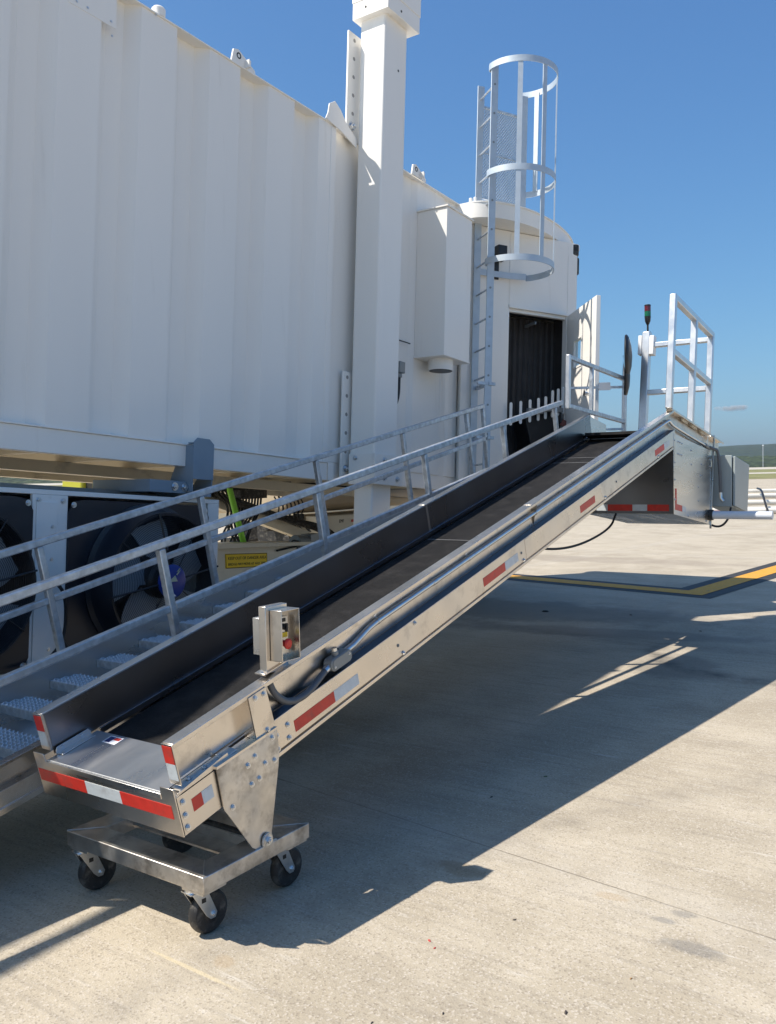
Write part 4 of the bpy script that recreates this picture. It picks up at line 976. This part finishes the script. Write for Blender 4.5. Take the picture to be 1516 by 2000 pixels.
# ================================================================== COOLING FAN UNIT hanging under the bridge
fan_unit = thing('fan_unit', TF((.0, 3.5, -1.47)), 'white framed cooling unit with two big black axial fans hung under the bridge', 'cooling unit')
FX = .0
def fanwheel(yc, zc, par):
    F_ = frame(*TF((FX+.012, yc, zc)), TA)
    R = .47
    b = MB(F_); b.lathe([(R+.045, 0), (R+.045, .012), (R+.012, .02), (R, .05), (R-.01, .20), (R-.03, .20), (R-.02, .03), (R-.02, -.0)], (0, 0, 0), 'x', 56)
    # open ring: rebuild without end caps
    b = MB(F_); prof = [(R+.045, 0), (R+.045, .012), (R+.012, .02), (R, .05), (R-.012, .19), (R-.03, .19), (R-.022, .03), (R-.022, 0)]; n_ = 56; m_ = len(prof); vs = []; fs = []
    for k in range(n_):
        a = 2*PI*k/n_; vs += [(h, r*math.cos(a), r*math.sin(a)) for r, h in prof]
    for k in range(n_):
        p, q_ = m_*k, m_*((k+1) % n_); fs += [(p+i, p+(i+1) % m_, q_+(i+1) % m_, q_+i) for i in range(m_)]
    b.add(vs, fs); fan = b.build('fan', BLKP, par)
    b = MB(F_); b.lathe([(.10, .02), (.12, .05), (.12, .14), (.10, .16)], (0, 0, 0), 'x', 32); b.build('motor', BLKPL, fan)
    for k in range(5):
        a0 = 2*PI*k/5+.3; vs = []; n2 = 10
        b = MB(F_)
        for i in range(n2+1):
            r = .11+(R-.05-.11)*i/n2; tw = .62-.32*i/n2; sw = .30*(i/n2)**1.3; wd = .17+.17*math.sin(PI*.5*i/n2)
            for s in (-1, 1):
                a = a0+sw+s*wd/r*.5*(1 if r > .2 else .75)*.95
                h = .085 + s*.045*tw
                vs += [(h, r*math.cos(a), r*math.sin(a)), (h+.006, r*math.cos(a), r*math.sin(a))]
        fs = []
        for i in range(n2):
            o = 4*i; fs += [(o, o+2, o+6, o+4), (o+1, o+5, o+7, o+3), (o, o+4, o+5, o+1), (o+2, o+3, o+7, o+6)]
        fs += [(0, 1, 3, 2), (4*n2, 4*n2+2, 4*n2+3, 4*n2+1)]
        b.add(vs, fs); b.build('fan_blade', BLADE, fan)
    b = MB(F_)   # guard: concentric wires bulging forward and radial bars
    for k in range(30):
        r = .10+(R-.02-.10)*k/29; h = .195+.035*math.cos(min(1, r/R)*PI/2)
        b.tube([(h, r*math.cos(2*PI*i/40), r*math.sin(2*PI*i/40)) for i in range(40)], .0016, 4, closed=True)
    for k in range(8):
        a = 2*PI*k/8+.2; b.tube([(.195+.035*math.cos(r/R*PI/2)+.003, r*math.cos(a), r*math.sin(a)) for r in (.08, .2, .32, R-.01)], .004 if k % 2 else .007, 6)
    b.build('fan_guard', BLKPL, fan, smooth=False)
    b = MB(F_); b.lathe([(.112, .225), (.112, .245), (.10, .250)], (0, 0, 0), 'x', 40); hub = b.build('hub_badge', BLUE, fan)
    b = MB(F_); a_ = [PI*1.02+PI*.80*k/16 for k in range(17)]
    cut = [(.1*math.cos(a)*1.02, .1*math.sin(a)*1.02) for a in [math.radians(178+108*k/16) for k in range(17)]]
    b.add([(.2505, y_, z_) for y_, z_ in cut]+[(.252, y_, z_) for y_, z_ in cut], [tuple(range(17)), tuple(range(33, 16, -1))]+[(j, (j+1) % 17, 17+(j+1) % 17, 17+j) for j in range(17)]); b.build('badge_panel', STICK, hub)
    b = MB(F_); b.prism([(-.045, -.005), (.035, .0), (.012, .040)], 'x', .2525, .2535)
    b.build('badge_mark', mat('badge_cream', (.6, .6, .42), rough=.4) if not bpy.data.materials.get('badge_cream') else bpy.data.materials['badge_cream'], hub)
    b = MB(F_); z_ = [(.020, .045), (.045, .070), (.022, .062), (.050, .088), (.054, .082), (.036, .062), (.060, .074), (.030, .040)]
    b.prism(z_, 'x', .2525, .2535); b.build('badge_mark', bpy.data.materials['badge_cream'], hub)
    return fan
def fz(p): return p
# white frame
b = TB(); b.box(FX-.55, FX, .9, 4.71, -.405, -.375); b.box(FX-.55, FX, .9, 4.71, -1.50, -1.47); b.box(FX-.03, FX, 4.60, 4.71, -1.4695, -.4055); b.box(FX-.55, FX-.03, 4.70, 4.71, -1.4695, -.4055)
b.box(FX-.03, FX, 3.175, 3.42, -1.4695, -.4055); b.box(FX-.03, FX, 1.74, 1.985, -1.4695, -.4055); b.build('unit_frame', WHITEP, fan_unit, bevel=.003)
b = TB(); b.box(FX, FX+.008, 3.20, 3.345, -1.43, -.45); b.build('access_panel', WHITEP, fan_unit, bevel=.002)
b = TB(); b.box(FX-.55, FX-.545, .9, 4.7, -1.47, -.405); b.box(FX-.5, FX-.4, .9, 4.7, -1.46, -.41); b.build('coil_back', BLKP, fan_unit)
for (ya, yb) in ((1.985, 3.175), (3.42, 4.60)):
    b = TB(); ch = .03
    cy, cz, R = (ya+yb)/2, -.945, .47
    outer = [(ya+ch, -1.465), (yb-ch, -1.465), (yb, -1.435), (yb, -.455), (yb-ch, -.425), (ya+ch, -.425), (ya, -.455), (ya, -1.435)]
    # panel with round opening
    n_ = 64; vs = []; fs = []
    def onrect(a):
        dx, dz = math.cos(a), math.sin(a); hw, hh = (yb-ya)/2, .52
        s = min(hw/abs(dx) if abs(dx) > 1e-6 else 9, hh/abs(dz) if abs(dz) > 1e-6 else 9); 
        px, pz = dx*s, dz*s; o_ = abs(px)/hw+abs(pz)/hh
        if o_ > 1.94: px *= .972; pz *= .972
        return cy+px, cz+pz
    for k in range(n_):
        a = 2*PI*(k+.5)/n_; yo, zo = onrect(a); yi, zi = cy+.05+(R-.02)*math.cos(a), cz+(R-.02)*math.sin(a)
        vs += [(FX, yo, zo), (FX, yi, zi), (FX+.011, yi, zi), (FX+.011, yo, zo)]
    for k in range(n_):
        p, q_ = 4*k, 4*((k+1) % n_); fs += [(p+i, p+(i+1) % 4, q_+(i+1) % 4, q_+i) for i in range(4)]
    b.add(vs, fs); b.build('fan_panel', BLKP, fan_unit)
    fanwheel(cy+.05, cz, fan_unit)
    for yy in (ya+.035, yb-.035):
        for zz in (-.46, -1.43): bolt(TF((FX+.011, yy, zz)), (1, 0, 0), fan_unit, .014, .010)
for yy, zz in ((3.215, -.44), (3.385, -.44)): bolt(TF((FX, yy, zz)), (1, 0, 0), fan_unit, .014, .010)
for zz in (-.60, -.80, -1.0, -1.35): bolt(TF((FX+.008, 3.31, zz)), (1, 0, 0), fan_unit, .009, .006)
b = TB(); b.tube(smoothpts([(.02, 3.27, -.93), (.08, 3.31, -.94), (.09, 3.36, -1.02), (.08, 3.38, -1.2), (.09, 3.34, -1.32), (.10, 3.22, -1.42), (.09, 3.08, -1.43)], 3), .011, 10); b.tube(smoothpts([(.05, 3.38, -1.3), (.07, 3.46, -1.42), (.05, 3.6, -1.46)], 3), .011, 8); b.build('fan_cable', CABLE, fan_unit)
b = TB(); b.box(-.6, -.30, 1.0, 4.65, -.3745, -.335); b.build('support_beam', GREYC, fan_unit)
# grey hanger bracket
hanger = thing('hanger_bracket', TF((.05, 4.42, -.2)), 'blue grey steel hanger bracket bolted over the bridge beam above the fan unit', 'bracket')
b = TB(); b.prism([(4.37, .02), (4.405, .055), (4.52, .055), (4.565, .02), (4.565, -.24), (4.37, -.24)], 'x', .075, .083); b.build('face_plate', GREYP, hanger, bevel=.002)
b = TB(); b.prism([(-.02, .0), (.0745, .0), (.0745, -.33), (-.16, -.33), (-.16, -.26), (-.05, -.02)], 'y', 4.37, 4.380); b.prism([(-.02, -.155), (.0745, .0), (.0745, -.33), (-.16, -.33)], 'y', 4.555, 4.565); b.build('side_plate', GREYP, hanger, bevel=.001)
b = TB(); b.box(.013, .0745, 4.38, 4.555, .013, .022); b.box(-.6, .0745, 4.38, 4.555, -.36, -.3305); b.build('hanger_flange', GREYP, hanger)
b = TB(); b.box(-.6, .02, 4.04, 4.365, -.345, -.26); b.build('hanger_channel', GREYP, hanger, bevel=.002)
for yy in (4.29, 4.39-.01): bolt(TF((.021, yy-.03, -.30)), (1, 0, 0), hanger, .022, .016)
for yy in (4.42, 4.49): bolt(TF((.05, yy, .03)), (0, 0, 1), hanger, .012, .012)
# blue grey fitting at the left edge
b = TB(); b.box(-.08, .0, 2.70, 2.80, -.26, -.12); o = b.build('pipe_fitting', GREYP, None, bevel=.004); tag(o, 'small teal grey fitting under the bridge beam at the left edge', 'fitting')
b = TB(); b.tube(smoothpts([(-.04, 2.75, -.25), (-.04, 2.80, -.33), (-.02, 2.86, -.38), (0, 2.83, -.46), (0, 2.7, -.5), (0, 2.4, -.5)], 3), .014, 10); o = b.build('cable', CABLE); tag(o, 'black cable drooping from the teal grey fitting under the bridge beam', 'cable')

# ================================================================== THINGS UNDER AND BEHIND THE BRIDGE
carriage = thing('bridge_carriage', (-6.1, 6.6, 0), 'beige wheel carriage of the boarding bridge with a yellow warning sign on its beam', 'carriage')
b = MB(); b.prism([(5.3, .96), (8.2, .80), (8.2, .45), (5.3, .40)], 'x', -6.3, -6.02); b.build('carriage_beam', CREAM2, carriage, bevel=.006)
b = MB(); b.prism([(5.3, 1.0), (8.2, .81), (8.2, .79), (5.3, .945)], 'x', -6.32, -5.93); b.build('beam_flange', CREAM2, carriage, bevel=.003)
b = MB(); b.prism([(5.9, .86), (6.47, .82), (6.47, .685), (5.9, .72)], 'x', -6.0198, -6.014); sg = b.build('warning_sign', SIGNY, carriage)
b = MB(); 
for (p, q_) in (((5.905, .856), (6.465, .816)), ((5.905, .724), (6.465, .689)), ((5.905, .856), (5.905, .724)), ((6.465, .816), (6.465, .689))): b.bar((-6.0135, *p), (-6.0135, *q_), .001, .006)
b.build('sign_border', INK, sg)
rd = Vector((0, 1, -.065)); ud = Vector((0, .065, 1))
text_part('BRIDGE MAY MOVE AT ANY TIME', .0345, INK, sg, (-6.0132, 5.93, .745), rd, ud)
text_part('KEEP OUT OF DANGER AREA', .040, INK, sg, (-6.0132, 5.93, .800), rd, ud)
for (y_, z_) in ((5.6, .60), (7.4, .55)):
    b = MB(); b.lathe([(.12, -.12), (.36, -.13), (.42, -.08), (.42, .08), (.36, .13), (.12, .12)], (-6.45, y_+.3, .42), 'x', 40); b.build('carriage_wheel', RUBBER, carriage)
b = MB(); b.bar((-6.6, 6.0, 1.44), (-6.6, 7.75, .88), .10, .11); b.build('diagonal_brace', CREAM2, carriage, bevel=.004)
b = MB(); b.tube(smoothpts([(-6.52, 6.0, 1.50), (-6.52, 6.8, 1.27), (-6.5, 7.4, 1.08), (-6.3, 7.62, 1.02), (-6.1, 7.70, .9), (-6.05, 7.65, .7)], 3), .028, 10); b.tube(smoothpts([(-6.50, 6.0, 1.46), (-6.50, 6.8, 1.23), (-6.45, 7.4, 1.05), (-6.3, 7.6, .98), (-6.08, 7.62, .85)], 3), .022, 10); b.build('hydraulic_hose', RUBBER, carriage)
b = MB(); b.cyl((-6.05, 6.93, .88), (-6.05, 7.10, .86), .085, 24); b.box(-6.11, -5.97, 7.10, 7.26, .78, .96); b.build('drive_motor', GREYC, carriage, bevel=.004)
b = MB(); b.tube(smoothpts([(-6.0, 6.93, .9), (-6.0, 6.84, .92), (-6.0, 6.82, .88), (-6.0, 6.9, .86)], 2), .008, 8); b.tube([(-6.0, 6.6, .83), (-6.0, 6.9, .85)], .010, 8); b.build('motor_lead', CABLE, carriage)
b = MB(); b.box(-6.62, -6.5, 6.62, 7.02, 1.345, 1.465); b.box(-6.5, -6.495, 6.66, 6.80, 1.36, 1.45); b.build('terminal_box', RUBBER, carriage, bevel=.006)
b = MB(); rr = random.Random(2)
for i in range(9):
    y_ = 6.62+.045*i; b.tube(smoothpts([(-6.55, y_, 1.36), (-6.52, y_-.06, 1.2), (-6.5, y_-.18-rr.random()*.1, 1.02), (-6.48, y_-.32, .86)], 2), .012, 6)
for i in range(4):
    y_ = 6.35+.05*i; b.tube(smoothpts([(-6.4, y_-.25, 1.62), (-6.4, y_-.2, 1.42), (-6.4, y_, 1.3), (-6.35, y_-.1, 1.1), (-6.3, y_+.0, .9)], 2), .014, 6)
b.build('cable_bundle', CABLE, carriage)
b = MB(); b.tube([(-6.2, 6.15, 1.9), (-6.2, 6.17, 1.45), (-6.2, 6.36, .85)], .030, 14); o = b.build('lime_hose', LIME); tag(o, 'bright lime green hose hanging down behind the stair handrails', 'hose')
b = MB(); b.box(-7.2, -6.6, 8.05, 9.6, .35, 1.09); cbx = b.build('control_cabinet', CREAM2, None, bevel=.01); tag(cbx, 'beige steel cabinet standing behind the cream column under the bridge', 'cabinet')
b = MB(); b.box(-6.599, -6.592, 8.62, 8.70, .99, 1.02); b.build('red_label', REDL, cbx)
text_part('EMF', .055, INK, cbx, (-6.598, 8.38, .995), (0, 1, 0), (0, 0, 1))
TANK = mat('tan_tank_paint', (.46, .38, .27), rough=.45, var=.06, vscale=2)
b = MB(); b.box(-8.6, -6.9, 7.8, 10.8, 1.12, 1.60); tk = b.build('machinery_housing', TANK, None, bevel=.10, seg=5); tag(tk, 'tan machinery housing with rounded edges under the middle of the bridge', 'machinery')
b = MB(); b.box(-7.4, -6.95, 7.8, 8.0, .62, 1.10); b.cyl((-7.1, 7.62, 1.0), (-7.1, 7.8, 1.0), .07, 20); b.cyl((-6.9, 7.75, .82), (-6.9, 8.05, .81), .06, 16); b.box(-7.0, -6.85, 8.0, 8.04, .98, 1.12)
b.build('gearbox', RUBBER, carriage, bevel=.01)
b = MB()
for i in range(7):
    y_ = 7.35+.07*i; b.tube(smoothpts([(-6.7, y_, 1.35), (-6.66, y_+.05, 1.22), (-6.6, y_-.10, 1.10), (-6.62, y_+.1+.03*(i % 3), .92)], 2), .009+.003*(i % 2), 6)
for i in range(5):
    x_ = -5.9-.12*i; b.tube(smoothpts([(x_, 5.5, 1.58), (x_, 6.1, 1.50-.02*i), (x_, 6.8, 1.52-.03*(i % 2)), (x_, 7.9, 1.42)], 2), .012, 6)
b.build('hanging_cable', CABLE, carriage)
# lit white trailer body behind, seen through the gap
tr = thing('service_trailer', (-12.5, 13, 0), 'white service trailer body parked in the sun behind the bridge', 'trailer')
b = MB(); b.prism([(11.95, .95), (11.95, 2.4), (15.8, 2.4), (16.1, 2.1), (16.1, 1.3), (15.9, 1.0)], 'x', -13.5, -11.2); b.build('body', mat('trailer_white', (.74, .71, .62), rough=.4), tr, bevel=.05)
b = MB(); b.box(-11.199, -11.19, 12.12, 12.6, 1.32, 1.50); b.box(-11.199, -11.19, 12.3, 12.55, .97, 1.15); b.build('opening', INK, tr)
b = MB(); b.box(-11.18, -11.13, 12.28, 12.32, .9, 1.55); b.build('post', WHITEP, tr)
for y_ in (13.2, 15.2):
    b = MB(); b.lathe([(.05, -.1), (.30, -.1), (.34, -.05), (.34, .05), (.30, .1), (.05, .1)], (-11.4, y_, .34), 'x', 28); b.build('wheel', RUBBER, tr)

# parked pickup seen through the gap with alloy wheel
def vehicle(nm, x, y, yaw, paint, label, cat, L_=5.0, truck=True):
    root = thing(nm, (x, y, 0), label, cat); F_ = frame(x, y, 0, 0, yaw)
    h = 1.05
    b = MB(F_)
    prof = [(-2.45, .45), (-2.5, .95), (-1.0, 1.05), (-.35, 1.62), (1.0, 1.62), (1.25, 1.08), (2.45, 1.05), (2.5, .5), (1.95, .38), (1.6, .62), (1.2, .62), (.95, .38), (-1.05, .38), (-1.35, .66), (-1.75, .66), (-2.05, .38)]
    b.prism([(p[0], p[1]) for p in prof], 'y', -.92, .92)
    # prism along y uses (x, z)
    body = b.build('body', paint, root, bevel=.05, seg=3)
    b = MB(F_)
    for s in (-.925, .921): b.prism([(-.75, 1.1), (-.30, 1.53), (.30, 1.53), (.30, 1.1)], 'y', s, s+.004); b.prism([(.38, 1.1), (.38, 1.53), (.92, 1.53), (1.08, 1.1)], 'y', s, s+.004)
    b.build('window', BLKPL, body)
    for wx in (-1.55, 1.45):
        for s in (-.80, .80):
            b = MB(F_); b.lathe([(.19, -.11), (.30, -.12), (.36, -.08), (.36, .08), (.30, .12), (.19, .11)], (wx, s, .36), 'y', 32); wh = b.build('wheel', RUBBER, root)
            b = MB(F_); b.lathe([(.02, -.10), (.19, -.11), (.21, -.09), (.21, .09), (.19, .11), (.02, .10)], (wx, s, .36), 'y', 24); rm = b.build('rim', PVC, wh)
            b = MB(F_)
            for k in range(5):
                a = 2*PI*k/5; ss = 1 if s > 0 else -1
                cx_, cz_ = wx+.12*math.cos(a), .36+.12*math.sin(a)
                b.cyl((cx_, s+ss*.112, cz_), (cx_, s+ss*.116, cz_), .034, 10)
            b.build('rim_slot', BLKPL, rm)
    b = MB(F_); b.box(2.45, 2.56, -.8, .8, .42, .60); b.box(-2.56, -2.45, -.8, .8, .42, .60); b.build('bumper', ZINC, root, bevel=.02)
    b = MB(F_); b.box(-2.50, -2.44, -.88, -.60, .76, .90); b.box(-2.50, -2.44, .60, .88, .76, .90); b.build('headlight', PVC, root)
    return root
WPAINT = mat('white_car_paint', (.78, .78, .78), rough=.25, coat=.5); DPAINT = mat('dark_car_paint', (.05, .06, .08), rough=.25, coat=.6)
vehicle('pickup_truck', -14.15, 16.95, .76, mat('cream_car_paint', (.62, .57, .45), rough=.3, coat=.4), 'cream pickup truck with alloy wheels parked in the open behind the lime hose', 'truck')
vehicle('parked_car', -28.0, 29.5, .55, WPAINT, 'white car parked far behind the bridge between the hanging cables', 'car')
# yellow ramps and far bits seen under the left of the bridge
for i, (x_, y_) in enumerate(((-18.75, 14.0), (-17.55, 14.0))):
    b = MB(); b.prism([(y_-.65, .9), (y_-.6, 1.70), (y_+.6, 1.70), (y_+.8, .9)], 'x', x_-.55, x_+.25)
    o = b.build('equipment_hood', mat('yellow_equipment_paint', (.42, .40, .03), rough=.4) if i == 0 else bpy.data.materials['yellow_equipment_paint'], None, bevel=.06)
    tag(o, ('left' if i == 0 else 'right')+' of two yellow equipment hoods seen under the far left of the bridge', 'equipment hood', 'yellow equipment hoods')
b = MB(); b.box(-18.48, -18.12, 13.5, 14.5, .3, 1.55); b.box(-19.4, -17.2, 13.3, 15.0, .25, .898); o = b.build('ground_power_unit', INK); tag(o, 'black chassis beneath the two yellow hoods', 'chassis')

# white pipes stacked on the apron at right
PIPEW = mat('white_pipe_paint', (.74, .70, .62), rough=.5, var=.06, vscale=2)
for i, (d0, z_, r_, a0, a1, dd) in enumerate(((29.3, .50, .09, 10.4, 17, .5), (28.9, .31, .09, 10.4, 17, -.25), (28.3, .11, .10, 10.4, 17, -.7), (29.9, .12, .11, 10.4, 17, .2), (27.6, .10, .09, 11.2, 17, .4), (29.5, .67, .06, 11.0, 17, .1))):
    p, q_ = far(a0, d0, z_), far(a1, d0+dd, z_)
    b = MB(); b.cyl(tuple(p), tuple(q_), r_, 20)
    o = b.build('steel_pipe', PIPEW)
    names = ['second pipe from the top', 'middle pipe', 'lower pipe near the front', 'lowest rear pipe', 'front pipe lying on the ground', 'thin topmost pipe']
    tag(o, 'white painted steel %s of the stack beyond the electric cabinet' % names[i], 'pipe', 'white pipes stacked on the apron')
b = MB(); b.tube(smoothpts([tuple(far(12.3, 29.4, .76)), tuple(far(12.1, 28.6, .74)), tuple(far(11.9, 27.9, .4)), tuple(far(11.8, 27.4, .03))], 2), .035, 8); o = b.build('cable', CABLE); tag(o, 'black cable draped over the stack of white pipes', 'cable')
for i in range(2):
    b = MB(); c_ = far(10.8+i*3, 28.3, 0); b.box(c_.x-.25, c_.x+.25, c_.y-.8, c_.y+.8, .0, .12); o = b.build('timber_block', BRZ); tag(o, ('left' if i == 0 else 'right')+' timber block under the stack of white pipes', 'timber')
# distant light mast on the far side of the field
mp = far(138.5, 326, 0)
b = MB(); b.tube([(mp.x, mp.y, 0), (mp.x, mp.y, 8.2)], .07, 8); b.box(mp.x-.3, mp.x+.3, mp.y-.15, mp.y+.15, 8.0, 8.25); o = b.build('light_mast', PVC); tag(o, 'thin pale mast standing before the far woods at the right edge', 'mast')

# small bits lying on the apron
LEAF = mat('dry_leaf', (.30, .16, .06), rough=.8); GRN = mat('green_leaf', (.06, .10, .03), rough=.8); RBR = mat('red_scrap', (.45, .05, .04), rough=.6); DRK = mat('dark_pebble', (.06, .05, .045), rough=.9)
bits = [(-1.05, 2.35, .010, DRK, 'dark pebble'), (-1.42, 2.75, .007, DRK, 'dark speck'), (-1.60, 2.47, .008, RBR, 'red scrap'), (-1.56, 2.44, .006, RBR, 'red scrap'), (-2.05, 3.75, .010, INK, 'black scrap'),
        (-1.95, 4.15, .010, GRN, 'green leaf'), (-1.5, 2.0, .006, DRK, 'dark speck'), (-1.35, 2.15, .007, DRK, 'dark speck'), (-.95, 2.62, .006, LEAF, 'dry leaf'), (-3.3, 9.2, .02, INK, 'black scrap'), (-4.2, 9.0, .04, INK, 'twig'), (-2.4, 8.6, .015, INK, 'dark scrap')]
where = ['right of centre in the sunlit foreground', 'just outside the shadow edge', 'larger one, in front of the dolly shadow', 'smaller one, in front of the dolly shadow', 'in the conveyor shadow', 'in the conveyor shadow near its edge', 'nearest the camera', 'second nearest the camera', 'beside the slab joint', 'near the yellow line', 'long one below the conveyor', 'right of the sunlit sliver']
for i, (x_, y_, s_, M, nm) in enumerate(bits):
    rr = random.Random(i); b = MB(frame(x_, y_, .001, 0, rr.random()*6))
    n_ = 7; ring_ = [(s_*(.9+.4*rr.random())*math.cos(2*PI*k/n_), s_*(.35+.3*rr.random())*math.sin(2*PI*k/n_)) for k in range(n_)]
    b.add([(p[0], p[1], 0) for p in ring_]+[(p[0]*.6, p[1]*.6, s_*.35) for p in ring_], [tuple(range(n_)), tuple(range(2*n_-1, n_-1, -1))]+[(j, (j+1) % n_, n_+(j+1) % n_, n_+j) for j in range(n_)])
    o = b.build(nm.split()[-1], M); tag(o, nm+' on the concrete, '+where[i], nm.split()[-1], 'litter on the apron')

# ------------------------------------------------------------------ small fair-weather cloud, and the air itself
def volmat(name, dens, colr, aniso=0., noise=None):
    M = bpy.data.materials.new(name); M.use_nodes = True; n = M.node_tree
    n.nodes.remove(n.nodes['Principled BSDF'])
    v = n.nodes.new('ShaderNodeVolumePrincipled'); v.inputs['Color'].default_value = (*colr, 1); v.inputs['Density'].default_value = dens; v.inputs['Anisotropy'].default_value = aniso
    n.links.new(v.outputs[0], n.nodes['Material Output'].inputs['Volume'])
    if noise:
        tc = n.nodes.new('ShaderNodeTexCoord'); t = n.nodes.new('ShaderNodeTexNoise'); t.inputs['Scale'].default_value = noise; t.inputs['Detail'].default_value = 5
        n.links.new(tc.outputs['Object'], t.inputs['Vector'])
        gl = n.nodes.new('ShaderNodeVectorMath'); gl.operation = 'MULTIPLY'; gl.inputs[1].default_value = (1/125, 1/40, 1/22)
        n.links.new(tc.outputs['Object'], gl.inputs[0])
        ln = n.nodes.new('ShaderNodeVectorMath'); ln.operation = 'LENGTH'; n.links.new(gl.outputs[0], ln.inputs[0])
        a = n.nodes.new('ShaderNodeMath'); a.operation = 'SUBTRACT'; a.inputs[0].default_value = 1.0; n.links.new(ln.outputs['Value'], a.inputs[1])
        b_ = n.nodes.new('ShaderNodeMath'); b_.operation = 'ADD'; n.links.new(a.outputs[0], b_.inputs[0])
        c_ = n.nodes.new('ShaderNodeMath'); c_.operation = 'MULTIPLY_ADD'; c_.inputs[1].default_value = 2.4; c_.inputs[2].default_value = -1.25; n.links.new(t.outputs[0], c_.inputs[0]); n.links.new(c_.outputs[0], b_.inputs[1])
        d_ = n.nodes.new('ShaderNodeMath'); d_.operation = 'MULTIPLY'; d_.inputs[1].default_value = dens; d_.use_clamp = True; n.links.new(b_.outputs[0], d_.inputs[0])
        n.links.new(d_.outputs[0], v.inputs['Density'])
    return M
cl = MB(); vs = []; fs = []; NU, NV = 28, 14
for j in range(NV+1):
    for i in range(NU):
        a, p = 2*PI*i/NU, PI*j/NV; vs.append((125*math.sin(p)*math.cos(a), 40*math.sin(p)*math.sin(a), 22*math.cos(p)))
for j in range(NV):
    for i in range(NU): fs.append((j*NU+i, j*NU+(i+1) % NU, (j+1)*NU+(i+1) % NU, (j+1)*NU+i))
cl.add(vs, fs); co = cl.build('cloud', volmat('cloud_vapour', .045, (1, 1, 1), .2, .022), kind='stuff')
co.location = far(2190, 5600, 352); co.rotation_euler = (0, 0, A_)
tag(co, 'small lone white cloud low in the sky at the right', 'cloud')
hz = MB(); hz.box(-4100, 4100, -4100, 4100, -1.0, 62.0)
hzo = hz.build('haze', volmat('thin_haze', .00009, (.86, .93, 1.0), .3), smooth=False, kind='stuff'); tag(hzo, 'thin pale blue haze over the whole airfield', 'haze')
